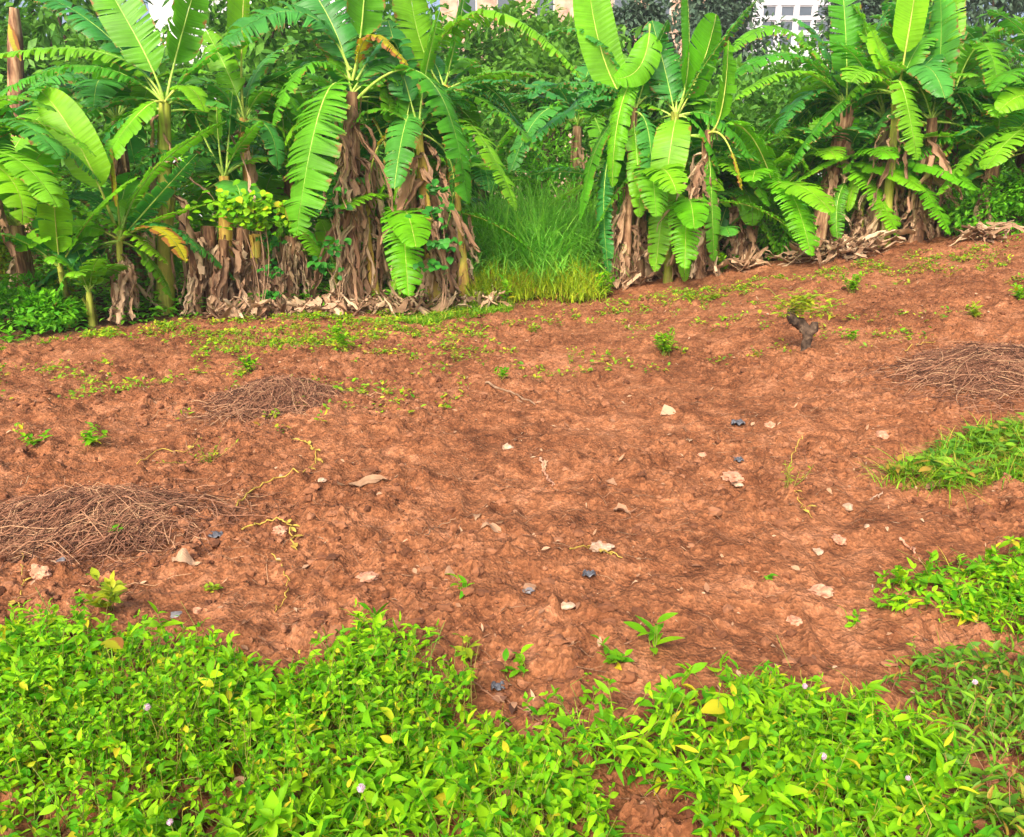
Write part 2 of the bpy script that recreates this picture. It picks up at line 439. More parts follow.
M['stone_pale'] = mat_plain('pale_stone', [(.3, (.26, .14, .08)), (.5, (.37, .25, .165)), (.75, (.48, .36, .265))], 30, .85, .5)
M['stone_tan'] = mat_plain('tan_stone', [(.3, (.24, .10, .055)), (.5, (.40, .20, .12)), (.75, (.50, .30, .20))], 30, .9, .5)
M['stone_grey'] = mat_plain('grey_stone', [(.3, (.09, .085, .09)), (.6, (.19, .185, .195)), (.8, (.30, .29, .30))], 30, .8, .5)
M['plastic'] = mat_plain('dark_plastic_scrap', [(.35, (.025, .025, .03)), (.55, (.10, .105, .12)), (.75, (.30, .31, .34))], 25, .35, .4)
M['chaff'] = mat_plain('soil_chaff', [(.2, (.16, .07, .035)), (.5, (.28, .155, .085)), (.8, (.38, .25, .15))], 30, .9, .2, island=.8)
M['bark'] = mat_plain('bark', [(.35, (.022, .014, .010)), (.55, (.085, .055, .036)), (.7, (.19, .13, .085))], 22, .95, 1.0, 8)
M['stick'] = mat_plain('stick', [(.3, (.16, .09, .05)), (.7, (.34, .22, .13))], 14, .9, .4)
M['tree'] = mat_leaf('tree_leaf', (.045, .16, .020), (.13, .31, .03), (1.3, 1.4, .7), .3, .5)
M['tree_l'] = mat_leaf('light_tree_leaf', (.06, .18, .02), (.13, .30, .03), (1.4, 1.4, .7), .35, .5)
M['conifer'] = mat_leaf('grey_green_tree_leaf', (.05, .095, .06), (.09, .15, .09), (1.2, 1.3, .9), .2, .7)
M['shrub'] = mat_leaf('shrub_leaf', (.06, .27, .012), (.17, .46, .015), (1.5, 1.5, .7), .35, .5)
M['shrub_y'] = mat_leaf('yellow_shrub_leaf', (.18, .33, .010), (.36, .42, .016), (1.4, 1.4, .7), .35, .5, yellow=(.9, (.34, .20, .03)))
M['vineleaf'] = mat_leaf('creeper_leaf', (.02, .14, .018), (.05, .24, .02), (1.4, 1.5, .7), .3, .45)
M['flower'] = mat_plain('pink_flower', [(.3, (.46, .29, .38)), (.7, (.60, .46, .53))], 40, .8, .5)
M['wall_white'] = mat_plain('white_render', [(.3, (.44, .45, .48)), (.7, (.54, .54, .56))], .6, .9, .1)
M['wall_brick'] = mat_plain('bare_brick', [(.34, (.22, .13, .10)), (.48, (.42, .27, .19)), (.66, (.56, .40, .29))], 1.6, .95, .2)
M['concrete'] = mat_plain('concrete', [(.3, (.36, .33, .30)), (.7, (.52, .49, .45))], 1.5, .95, .2)
M['glass'] = mat_plain('window_glass', [(.3, (.05, .07, .09)), (.7, (.09, .11, .14))], .7, .12, 0)

# ------------------------------------------------------------------ ground
def make_ground():
    xs_f = np.concatenate([np.arange(-7.2, -3.6, .02), np.arange(-3.6, 3.8, .0108), np.arange(3.8, 7.6, .02)])
    y = 1.0; ys = []
    while y < 12.2: ys.append(y); y += max(.008, .0038 * y)
    ys_f = np.array(ys)
    xs = np.concatenate([[-400, -150, -60, -30, -18, -12, -9.5, -8], xs_f, [8, 9, 11, 14, 20, 30, 60, 150, 400]])
    ys = np.concatenate([[-400, -100, -30, -10, -5, -3, -2, -1, -.4, .1, .5, .8], ys_f, np.arange(12.4, 16, .3), [17, 18, 20, 23, 27, 33, 42, 60, 100, 180, 400]])
    X, Y = np.meshgrid(xs, ys)
    Z = ground_h(X, Y)
    V = np.stack([X, Y, Z], -1).reshape(-1, 3)
    nx, ny = len(xs), len(ys)
    i = np.arange(ny - 1)[:, None] * nx + np.arange(nx - 1)[None]
    F = np.stack([i, i + 1, i + nx + 1, i + nx], -1).reshape(-1, 4)
    mb = MB(); mb.add(V, F)
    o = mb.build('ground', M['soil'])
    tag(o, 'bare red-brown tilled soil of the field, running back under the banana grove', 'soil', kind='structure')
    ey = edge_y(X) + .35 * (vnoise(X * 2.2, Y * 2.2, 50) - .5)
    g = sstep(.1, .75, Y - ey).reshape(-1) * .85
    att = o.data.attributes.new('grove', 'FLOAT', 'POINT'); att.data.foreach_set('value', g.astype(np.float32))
make_ground()

# icosphere template
def ico(sub):
    import bmesh
    bm = bmesh.new(); bmesh.ops.create_icosphere(bm, subdivisions=sub, radius=1)
    V = np.array([v.co[:] for v in bm.verts]); F = np.array([[v.index for v in f.verts] for f in bm.faces]); bm.free()
    return V, F
ICO1, ICO2, ICO3 = ico(1), ico(2), ico(3)

def rocks(mb, P, R, squash=.65, rough=.35, T=ICO2):
    V0, F0 = T; n = len(P)
    N = 1 + NR.normal(0, rough * .5, (n, len(V0))) * .6
    ax = NR.uniform(.65, 1.35, (n, 1, 3)); ax[..., 2] *= squash
    th = NR.uniform(0, 2 * PI, n); c, s = np.cos(th), np.sin(th)
    V = V0[None] * N[:, :, None] * ax * np.asarray(R)[:, None, None]
    x = V[..., 0] * c[:, None] - V[..., 1] * s[:, None]; y = V[..., 0] * s[:, None] + V[..., 1] * c[:, None]
    V = np.stack([x, y, V[..., 2]], -1) + np.asarray(P)[:, None]
    F = (np.arange(n) * len(V0))[:, None, None] + F0[None]
    mb.add(V.reshape(-1, 3), F.reshape(-1, 3))

def make_clods():
    n = 90000
    y = 1.2 + 9.8 * NR.random(n) ** 1.6; x = (NR.random(n) - .5) * (3 + 1.25 * y)
    keep = (y < edge_y(x) + .2) & (NR.random(n) < .12 + 1.3 * sstep(.3, .8, vnoise(x * 1.7, y * 1.7, 33)) * vnoise(x * 5, y * 5, 35))
    x, y = x[keep], y[keep]
    R = np.clip((.0022 + .0006 * y) * (.6 + .55 * NR.pareto(2.6, len(x))), .0022, .026)
    z = ground_h(x, y) + R * .1
    R = np.where(NR.random(len(R)) < .17, .006 + .020 * NR.random(len(R)) ** 2, R); z = ground_h(x, y) + R * .12
    mb = MB(); big = R > .010; P = np.stack([x, y, z], 1); rocks(mb, P[big], R[big], .75, .6); rocks(mb, P[~big], R[~big], .8, .7, ICO1)
    o = mb.build('soil_clods', M['clod'], smooth=False)
    tag(o, 'loose crumbled clods of red earth scattered over the bare field', 'clods', kind='stuff')
make_clods()

# ------------------------------------------------------------------ banana plants
def banana_leaf(parent, P0, Mp, P2, w, mat='mid', tear=.7, roll=0.0, pet=.14, droop=.8, fold=.25, side=None, rng=None, label=None, hook=None, petr=.02):
    """midrib through three points; torn blade halves; petiole and midrib as a sub-part"""
    rng = rng or RNG
    P0, Mp, P2 = (np.asarray(p, float) for p in (P0, Mp, P2))
    N0 = 60
    C = bez(P0, Mp, P2, N0)
    seg = np.linalg.norm(np.diff(C, axis=0), axis=1); Ltot = seg.sum()
    cum = np.concatenate([[0], np.cumsum(seg)]) / Ltot
    N = int(np.clip(Ltot / .022, 24, 90))
    sv = np.linspace(0, 1, N + 1)
    C = np.stack([np.interp(sv, cum, C[:, k]) for k in range(3)], 1)
    T = np.gradient(C, axis=0); T /= np.linalg.norm(T, axis=1, keepdims=True)
    if side is None:
        hd = (P2 - P0) * np.array([1, 1, 0])
        if np.linalg.norm(hd) < .05: hd = (Mp - P0) * np.array([1, 1, 0]) + np.array([.01, -.02, 0])
        side = unit(np.cross(unit(hd), [0, 0, 1.0]))
    S = np.tile(np.asarray(side, float), (N + 1, 1)); S -= T * (S * T).sum(1, keepdims=True); S /= np.linalg.norm(S, axis=1, keepdims=True)
    U = np.cross(S, T)
    flip = np.where(U[:, 2].mean() < 0, -1, 1)
    U = U * flip
    if roll:
        c, s = math.cos(roll), math.sin(roll); S, U = S * c + U * s, U * c - S * s
    t = np.clip((sv - pet) / (1 - pet), 0, 1)
    prof = np.clip(t / .11, 0, 1) ** .5 * np.clip((1 - t ** 5.0), 0, 1) ** .6 * (0.86 + .14 * np.sin(t * PI))
    mb = MB()
    i0 = int(np.argmax(sv >= pet))
    A = np.linspace(0, 1, 5)
    for sg in (-1, 1):
        i = i0
        while i < N:
            if rng.random() < tear: k = rng.choice([1, 1, 2, 2, 2, 3])
            else: k = rng.randint(3, 9)
            if tear < .05: k = N - i
            k = min(k, N - i); j = i + k
            dv = rng.gauss(0, .38) * (tear > .05) * min(1.0, .3 + tear)
            dr = droop * (1 + rng.uniform(-.25, .45) * (tear > .05)) + dv * .4
            fo = fold + dv * .35
            sl = rng.uniform(.18, .34) + dv * .12
            gap = rng.uniform(.12, .62) * tear
            lenj = 1 - (rng.random() < .35) * rng.uniform(0, .35) * tear
            m = k * (2 if k < 4 else 1) + 1
            ss = np.linspace(i, j, m)
            grid = []
            for q, sidx in enumerate(ss):
                f = sidx - i
                cx = .5 * k
                row = []
                lo = min(int(sidx), N - 1); fr = sidx - lo
                wloc = (prof[lo] * (1 - fr) + prof[lo + 1] * fr) * w * .5 * lenj
                rip = .006 * math.sin(sidx * 2.1 + sg)
                px_, pz_ = 0.0, 0.0; prev = 0
                for ci, a in enumerate(A):
                    sx = min(N - 1e-3, max(0, i + cx + (f - cx) * (1 - gap * a)))
                    lo2 = int(sx); fr2 = sx - lo2
                    mid = C[lo2] * (1 - fr2) + C[min(N, lo2 + 1)] * fr2
                    Tt = T[lo2]; St = S[lo2] * sg; Ut = U[lo2]
                    if ci:
                        am = (a + prev) / 2
                        ang = fo - dr * am ** 1.1
                        d = (a - prev) * wloc
                        px_ += d * math.cos(ang); pz_ += d * math.sin(ang)
                    prev = a
                    row.append(mid + St * (px_ + .004) + Ut * (pz_ + rip * a) + Tt * (sl * a * wloc))
                grid.append(row)
            Vg = np.array(grid).reshape(-1, 3)
            uv = np.array([[(s_ / N) * Ltot + (3.7 if sg > 0 else 0), a] for s_ in ss for a in A])
            F = []
            for q in range(m - 1):
                for ci in range(4):
                    f4 = (q * 5 + ci, q * 5 + ci + 1, q * 5 + ci + 6, q * 5 + ci + 5)
                    F.append(f4 if sg > 0 else f4[::-1])
            mb.add(Vg, F, uv)
            i = j
    leaf = mb.build('leaf', M[mat], parent)
    if label: leaf['label'] = label
    r = np.where(sv < pet, petr * (1 - .45 * sv / max(pet, .01)), petr * .55 * (1 - .82 * t)) * (0.7 + .3 * min(1.3, Ltot / 1.6))
    mr = MB(); tube(mr, C[::2] - U[::2] * .006, r[::2], 6, True)
    ob = mr.build('midrib', M['petiole'] if mat in ('yell', 'bright') else M['midrib'])
    link_under(ob, leaf)
    return leaf

def link_under(ob, parent):        # child whose mesh was built in world coordinates, under a nested parent
    ob.parent = parent
    wl = np.zeros(3); p = parent
    while p is not None: wl += np.array(p.location); p = p.parent
    ob.location = [-c for c in wl]

def dead_leaf(parent, S, az, L, w, mat='dead', rng=None, lean=.10, name='dead_leaf'):
    rng = rng or RNG
    out = np.array([math.cos(az), math.sin(az), 0.0]); tan = np.array([-math.sin(az), math.cos(az), 0.0])
    n = 13; p = np.asarray(S, float) + out * .02; pts = [p.copy()]
    rise = rng.uniform(.02, .12); a = rng.uniform(.3, 1.1)
    drift = rng.gauss(0, .35); lean = rng.choice([.05, .10, .24])
    for i in range(1, n):
        ang = a - (a + PI / 2 - rng.uniform(-.05, lean)) * min(1, i / 3.2)
        ang += rng.gauss(0, .2)
        st = L / (n - 1)
        p = p + st * (out * math.cos(ang) + np.array([0, 0, 1.0]) * math.sin(ang) + tan * (drift + rng.gauss(0, .28)))
        g = float(ground_h(p[0], p[1])) + .015
        if p[2] < g: p[2] = g; p += out * st * .5
        pts.append(p.copy())
    pts = np.array(pts)
    B = np.linspace(-1, 1, 8); tw = rng.uniform(-1.2, 1.2); ph = rng.uniform(0, 6); V = []; uv = []
    for i, q in enumerate(pts):
        t = i / (n - 1); wi = w * (.15 + .85 * math.sin(PI * min(1, t * .85 + .12)) ** .7) * (1 + rng.uniform(-.38, .38)) * .5
        c, s = math.cos(tw * t), math.sin(tw * t); wd = tan * c + out * s; nd = out * c - tan * s
        for bb in B:
            crk = .45 * w * math.sin(bb * 3.3 + ph + t * 2.5) * .5 + rng.gauss(0, .10) * w
            V.append(q + wd * wi * bb * (.8 + .2 * math.cos(ph + t * 5)) + nd * crk + np.array([0, 0, rng.gauss(0, .012)]))
            uv.append((t * L, (bb + 1) / 2 * .4))
    F = [(i * 8 + k, i * 8 + k + 1, (i + 1) * 8 + k + 1, (i + 1) * 8 + k) for i in range(n - 1) for k in range(7) if not (rng.random() < (.34 if i > n - 6 else .07 + .10 * (k in (0, 6))))]
    mb = MB(); mb.add(V, F, uv); o = mb.build(name, M[mat], parent)
    return o

def pseudostem(parent, B, T, r0, r1, mat='stem_dry', rng=None, bend=0.0):
    rng = rng or RNG
    B = np.asarray(B, float).copy(); B[2] -= .06; T = np.asarray(T, float)
    mid = (B + T) / 2 + np.array([bend, 0, 0])
    n = 15; pts = bez(B, mid, T, n); t = np.linspace(0, 1, n)
    rad = (r0 + (r1 - r0) * t) * (1 + .18 * np.exp(-t * 9)) * np.array([1 + rng.gauss(0, .035) for _ in range(n)])
    mb = MB(); tube(mb, pts, rad, 12, True, .05)
    # clasping sheath layers: broad strips a few mm off the stem, peeling at their upper edge
    for k in range(7):
        a0 = rng.uniform(0, 2 * PI); wdt = rng.uniform(.5, 1.1); i0 = rng.randint(0, n - 6); i1 = min(n - 1, i0 + rng.randint(4, 8))
        V, F, uv = [], [], []
        for i in range(i0, i1 + 1):
            pe = ((i - i0) / max(1, i1 - i0)) ** 3 * rng.uniform(.01, .05)
            for q in range(5):
                a = a0 + (q / 4 - .5) * wdt * (1 - .45 * (i - i0) / (i1 - i0))
                V.append(pts[i] + (rad[i] * 1.07 + .006 + pe) * np.array([math.cos(a), math.sin(a), 0])); uv.append((q / 4, i / n))
        for i in range(i1 - i0):
            for q in range(4): F.append((i * 5 + q, i * 5 + q + 1, (i + 1) * 5 + q + 1, (i + 1) * 5 + q))
        mb.add(V, F, uv)
    return mb.build('pseudostem', M[mat], parent), pts

def rand_leaf(parent, crown, az, el, L, w, arch, mat, tear, rng, **k):
    d = np.array([math.cos(az) * math.cos(el), math.sin(az) * math.cos(el), math.sin(el)])
    f = lambda s: np.asarray(crown) + d * L * s - np.array([0, 0, 1.0]) * arch * L * s ** 2
    tip = f(1.0)
    g = float(ground_h(tip[0], tip[1])) + .25
    if tip[2] < g: tip[2] = g
    return banana_leaf(parent, crown, f(.5), tip, w, mat, tear, roll=rng.uniform(-.35, .35), rng=rng, **k)

def banana(label, base, crown, r=(.11, .075), stem='stem_dry', leaves=(), extra=0, skirt=0, skirt_rng=(.35, 1.0), seed=0, group='banana plants of the grove',
           bend=0.0, xaz=(0, 2 * PI), xmats=('mid', 'mid', 'dark'), xL=(1.2, 1.9), skl=(.5, 1.1), deadmats=('dead', 'dead', 'dead', 'dead_pale'), hide_base=None, fill=4, cat='banana plant', xel=(.5, 1.25)):
    rng = random.Random(1000 + seed)
    if hide_base is None: B = ground_at(*base)
    else: p = at(base[0], base[1], hide_base); B = drop(p[0], p[1])
    Y = B[1]
    Cr = at(crown[0], crown[1], Y + (crown[2] if len(crown) > 2 else 0))
    root = thing('banana_plant', label, cat, B, group)
    st, pts = pseudostem(root, B, Cr, r[0] * .78, r[1] * .8, stem, rng, bend)
    for lf in leaves:
        k = dict(lf); m = k.pop('m'); t = k.pop('t'); s = k.pop('s', None)
        P0 = Cr + np.array([rng.uniform(-.02, .02), rng.uniform(-.02, .02), -.05]) if s is None else at(s[0], s[1], Y + (s[2] if len(s) > 2 else 0))
        banana_leaf(root, P0, at(m[0], m[1], Y + m[2]), at(t[0], t[1], Y + t[2]), k.pop('w'), k.pop('mat', 'mid'), rng=rng, **k)
    for i in range(extra):
        az = xaz[0] + (xaz[1] - xaz[0]) * ((i + rng.random() * .7) / max(1, extra))
        rand_leaf(root, Cr, az, rng.uniform(*xel), rng.uniform(*xL), rng.uniform(.36, .5), rng.uniform(.35, .85), rng.choice(xmats), rng.uniform(.35, .95), rng)
    for i in range(fill):
        az = rng.choice([rng.uniform(-.2, .9), rng.uniform(PI - .9, PI + .2), rng.uniform(.6, 2.5)])
        rand_leaf(root, Cr - [0, 0, rng.uniform(0, .12)], az, rng.uniform(.15, 1.0), rng.uniform(1.0, 1.7), rng.uniform(.32, .46), rng.uniform(.6, 1.15), rng.choice(['mid', 'dark', 'mid', 'bright', 'dark']), rng.uniform(.8, .98), rng, droop=rng.uniform(.7, 1.3))
    for i in range(int(skirt * 1.6)):
        f = rng.uniform(*skirt_rng); P = pts[int(f * (len(pts) - 1))]
        L = min(rng.uniform(*skl), max(.3, (P[2] - B[2]) * 1.05))
        dead_leaf(root, P, rng.choice([rng.uniform(0, 2 * PI), rng.uniform(-PI, 0)]), L, rng.choice([rng.uniform(.03, .09), rng.uniform(.06, .17)]), rng.choice(deadmats), rng)
    return root

D = dict
BACK = (.15 * PI, .85 * PI)
# --- front row, left to right
banana('young banana plant at far left of the front row with one tall unbroken lime-green leaf', (125, 322), (118, 236), fill=2, r=(.06, .035), stem='stem_green', leaves=[
    D(s=(115, 226), m=(78, 143, -.10), t=(41, 91, .10), w=.44, mat='bright', tear=.0, roll=1.25, pet=.26, droop=.12, fold=.10, label='tall unbroken lime-green leaf'),
    D(m=(116, 190, 0), t=(111, 148, .1), w=.16, mat='yell', tear=0, roll=1.0, pet=.35, droop=.1),
    D(m=(152, 172, .10), t=(226, 121, .35), w=.36, mat='mid', tear=.5, roll=.3),
    D(m=(150, 205, -.15), t=(198, 152, -.1), w=.34, mat='dark', tear=.9, roll=.4),
    D(m=(72, 226, -.25), t=(14, 250, -.45), w=.36, mat='bright', tear=.35, roll=.45, droop=.7),
    D(m=(150, 222, -.15), t=(206, 204, -.2), w=.16, mat='bright', tear=.5, roll=.2, pet=.1),
    D(m=(156, 228, -.3), t=(186, 262, -.55), w=.28, mat='yell', tear=.5, pet=.3, droop=.5),
    D(m=(76, 262, -.2), t=(48, 326, -.42), w=.40, mat='mid', tear=.5, roll=-.2, pet=.1),
    D(m=(58, 270, .05), t=(25, 300, -.05), w=.45, mat='dark', tear=.3),
    D(m=(150, 260, .15), t=(172, 300, .10), w=.40, mat='mid', tear=.4),
    D(m=(95, 200, .3), t=(50, 195, .5), w=.34, mat='dark', tear=.8)],
    extra=2, xaz=BACK, skirt=16, skirt_rng=(.25, .95), skl=(.35, .75), seed=1, deadmats=('dead', 'dead_pale', 'dead'))
banana('tall banana plant behind the leftmost young one with a fan of yellow petioles', (165, 320), (165, 100), (.13, .08), 'stem_green', [
    D(m=(144, 52, -.1), t=(88, -45, .1), w=.50, mat='mid', tear=.3, roll=1.15, pet=.2, droop=.2, fold=.15),
    D(m=(105, 53, -.15), t=(-20, 58, -.4), w=.44, mat='mid', tear=.95, roll=.25, droop=1.1),
    D(m=(88, 66, -.35), t=(-8, 98, -.7), w=.42, mat='mid', tear=.9, roll=.15, droop=1.1),
    D(m=(95, 25, .2), t=(20, -10, .3), w=.44, mat='dark', tear=.9, roll=.4),
    D(m=(176, 55, .1), t=(200, -30, .3), w=.5, mat='mid', tear=.3, roll=1.1, pet=.3),
    D(m=(186, 86, -.3), t=(205, 112, -.5), w=.30, mat='bright', tear=.2, pet=.3),
    D(m=(140, 112, -.3), t=(92, 178, -.55), w=.42, mat='bright', tear=.3, roll=.2),
    D(m=(190, 98, -.2), t=(228, 108, -.35), w=.4, mat='dark', tear=.5),
    D(m=(120, 100, .1), t=(60, 128, .1), w=.42, mat='dark', tear=.8)],
    extra=3, xaz=BACK, skirt=6, seed=2, hide_base=10.1)
banana('thick clump of cut brown and yellow banana trunks left of the stump-like dry trunk', (226, 312), (224, 176), fill=2, r=(.13, .07), stem='stem_yellow', leaves=[
    D(m=(207, 142, -.1), t=(195, 115, -.1), w=.12, mat='mid', tear=.5, pet=.8),
    D(m=(219, 140, -.1), t=(217, 100, -.1), w=.3, mat='mid', tear=.6, pet=.5, roll=1),
    D(m=(228, 140, -.05), t=(232, 92, .1), w=.3, mat='dark', tear=.6, pet=.5, roll=.6),
    D(m=(236, 150, -.1), t=(262, 120, -.1), w=.4, mat='mid', tear=.6, pet=.3),
    D(m=(239, 190, -.35), t=(238, 222, -.45), w=.5, mat='dark', tear=0, pet=.1),
    D(m=(192, 147, -.2), t=(128, 176, -.45), w=.4, mat='dark', tear=.95, droop=1.2)],
    extra=3, xaz=BACK, skirt=14, skirt_rng=(.3, .62), skl=(.5, .95), seed=3)
banana('slender banana plant with a yellowing stem and brown leaf bases above the creeper-topped cut trunks', (256, 306), (244, 118), (.09, .055), 'stem_yellow', [
    D(m=(232, 82, -.1), t=(206, 30, .2), w=.36, mat='mid', tear=.7, roll=.8, pet=.25),
    D(m=(241, 60, 0), t=(246, -50, .2), w=.55, mat='bright', tear=.0, roll=1.2, pet=.35, droop=.15),
    D(m=(270, 88, -.2), t=(300, 118, -.45), w=.34, mat='mid', tear=.8),
    D(m=(213, 85, -.2), t=(182, 100, -.4), w=.34, mat='dark', tear=.8),
    D(m=(258, 70, .2), t=(300, 40, .5), w=.4, mat='dark', tear=.7),
    D(m=(268, 128, -.25), t=(278, 170, -.4), w=.3, mat='dark', tear=.6)],
    extra=3, xaz=BACK, skirt=12, skirt_rng=(.25, .95), seed=4)
banana('short thick dry brown banana trunk under a hanging green leaf, wrapped in shredded sheaths', (291, 306), (292, 236), fill=0, r=(.17, .13), stem='stem_dry', leaves=[
    D(m=(283, 225, -.1), t=(262, 262, -.25), w=.22, mat='mid', tear=.5)],
    skirt=22, skirt_rng=(.6, 1), skl=(.5, .75), seed=5, deadmats=('dead',))
banana('tallest central banana plant, dark shredded trunk, bright torn leaf hanging to its left', (352, 306), (352, 92), (.15, .085), 'stem_dry', [
    D(s=(346, 92), m=(322, 104, -.55), t=(296, 236, -.95), w=.74, mat='mid', tear=.75, roll=-.1, droop=.45, fold=.12, pet=.1, label='long bright torn leaf hanging down in front'),
    D(s=(350, 80), m=(306, 66, -.3), t=(272, 126, -.55), w=.5, mat='mid', tear=.8, droop=1.0, pet=.06),
    D(s=(350, 70), m=(300, 12, -.2), t=(222, 44, -.6), w=.75, mat='dark', tear=.8, droop=1.0, roll=.4),
    D(s=(352, 80), m=(362, 20, -.05), t=(366, -70, .1), w=.55, mat='mid', tear=.1, roll=1.2, pet=.3),
    D(s=(350, 80), m=(330, 20, .2), t=(290, -40, .5), w=.6, mat='dark', tear=.6, roll=.7),
    D(s=(356, 70), m=(372, 35, -.25), t=(408, 66, -.35), w=.26, mat='yell', tear=.8, droop=1.2, pet=.05, label='small yellowing leaf with brown rags'),
    D(s=(358, 98), m=(428, 78, -.45), t=(468, 205, -.85), w=.62, mat='mid', tear=.7, droop=.5, fold=.1, pet=.22, roll=.15),
    D(s=(356, 80), m=(392, 40, .2), t=(402, 96, .15), w=.5, mat='dark', tear=.3),
    D(s=(352, 70), m=(320, 60, .35), t=(260, 86, .5), w=.5, mat='dark', tear=.9)],
    extra=3, xaz=BACK, skirt=26, skirt_rng=(.35, .98), skl=(.7, 1.5), seed=6, deadmats=('dead', 'dead', 'dead_pale'))
banana('leaning yellow-brown banana trunk stripped bare of leaves, standing right against the tallest central plant', (378, 308), (366, 190), fill=0, r=(.075, .05), stem='stem_yellow', leaves=[
    D(m=(376, 150, -.1), t=(392, 134, -.15), w=.1, mat='yell', tear=.6, pet=.7)], skirt=10, skirt_rng=(.4, 1), skl=(.6, 1.1), seed=7, bend=-.04)
banana('slim young banana plant with a fan of yellow-green petioles between two dry trunks', (408, 304), (395, 168), fill=1, r=(.06, .035), stem='stem_green', leaves=[
    D(m=(383, 138, -.1), t=(372, 118, -.1), w=.16, mat='yell', tear=.3, pet=.75, petr=.026),
    D(m=(392, 130, -.1), t=(388, 88, 0), w=.3, mat='mid', tear=.4, pet=.55, roll=.8, petr=.024),
    D(m=(398, 128, -.05), t=(402, 84, .1), w=.34, mat='mid', tear=.4, pet=.55, roll=1, petr=.024),
    D(m=(404, 132, -.1), t=(412, 90, 0), w=.34, mat='mid', tear=.4, pet=.55, roll=1.2, petr=.024),
    D(m=(372, 200, -.1), t=(366, 228, -.2), w=.26, mat='bright', tear=.4, pet=.15),
    D(m=(402, 235, -.22), t=(392, 292, -.3), w=.22, mat='bright', tear=.6, pet=.1),
    D(m=(418, 195, .25), t=(425, 250, .25), w=.4, mat='dark', tear=.2)],
    extra=1, xaz=BACK, skirt=4, skirt_rng=(.3, .7), seed=8)
banana('dry banana trunk hung with pale twisted dead leaves, right of the tallest central plant', (436, 304), (418, 128), (.10, .06), 'stem_yellow', [
    D(m=(424, 80, .1), t=(440, 10, .2), w=.5, mat='mid', tear=.6, roll=.8, pet=.25),
    D(m=(402, 70, .1), t=(388, 20, .3), w=.5, mat='dark', tear=.6, roll=.6, pet=.25),
    D(m=(452, 165, .15), t=(446, 230, .1), w=.3, mat='dark', tear=.6),
    D(m=(445, 92, .1), t=(480, 90, .1), w=.4, mat='dark', tear=.5)],
    extra=2, xaz=BACK, skirt=22, skirt_rng=(.25, .98), skl=(.5, 1.2), seed=9, deadmats=('dead', 'dead_pale', 'dead_pale'))
banana('banana plant ending the central clump, one long leaf arched over the tall grass', (466, 300), (444, 86, .3), (.10, .07), 'stem_yellow', [
    D(s=(428, 60, .4), m=(492, 12, -.2), t=(582, 78, -.6), w=.46, mat='mid', tear=.9, droop=1.25, fold=.05, pet=.05, roll=.2, label='long green leaf arching to the right'),
    D(m=(420, 40, .1), t=(408, -30, .2), w=.55, mat='mid', tear=.3, roll=1.1, pet=.2),
    D(m=(454, 45, .3), t=(470, -30, .6), w=.5, mat='mid', tear=.5, roll=.9),
    D(m=(500, 72, .1), t=(560, 78, 0), w=.44, mat='mid', tear=.8),
    D(m=(510, 82, -.3), t=(570, 104, -.5), w=.44, mat='dark', tear=.9),
    D(m=(490, 105, -.1), t=(548, 160, -.2), w=.40, mat='mid', tear=.9),
    D(m=(454, 120, -.2), t=(456, 172, -.3), w=.32, mat='dark', tear=.7)],
    extra=2, xaz=BACK, skirt=16, skirt_rng=(.15, .7), skl=(.4, .9), seed=10)
# --- middle, right of the tall grass
banana('leafy banana plant with a drooping folded yellow-green leaf, just right of the yellow weedy grass', (624, 287), (634, 108), (.09, .06), 'stem_dry', [
    D(s=(640, 72), m=(620, 110, -.35), t=(612, 188, -.5), w=.34, mat='bright', tear=.5, pet=.08, droop=1.3, label='narrow yellow-green leaf hanging folded'),
    D(m=(640, 66, -.2), t=(614, 78, -.35), w=.4, mat='bright', tear=.2, roll=.9, pet=.1, s=(650, 24)),
    D(m=(603, 56, .1), t=(586, -40, .2), w=.50, mat='bright', tear=0, roll=1.3, pet=.18, droop=.15, label='tall unbroken bright leaf'),
    D(m=(600, 84, -.1), t=(520, 92, -.4), w=.42, mat='dark', tear=.9, droop=1.1),
    D(m=(590, 100, -.3), t=(520, 150, -.6), w=.44, mat='dark', tear=.9, droop=1.0),
    D(m=(600, 40, .2), t=(540, 36, .2), w=.38, mat='dark', tear=.9, droop=1.1),
    D(m=(600, 140, -.1), t=(580, 220, -.25), w=.34, mat='mid', tear=.2),
    D(m=(606, 170, -.1), t=(609, 274, -.25), w=.30, mat='dark', tear=.85, pet=.3),
    D(m=(648, 130, -.2), t=(652, 200, -.35), w=.42, mat='dark', tear=.8),
    D(m=(648, 70, .1), t=(668, 20, .1), w=.5, mat='dark', tear=.5, roll=.7),
    D(m=(638, 170, -.3), t=(640, 218, -.4), w=.3, mat='mid', tear=.4)],
    fill=2, extra=3, xaz=BACK, skirt=14, skirt_rng=(.2, .62), skl=(.5, 1.0), seed=11, deadmats=('dead',))
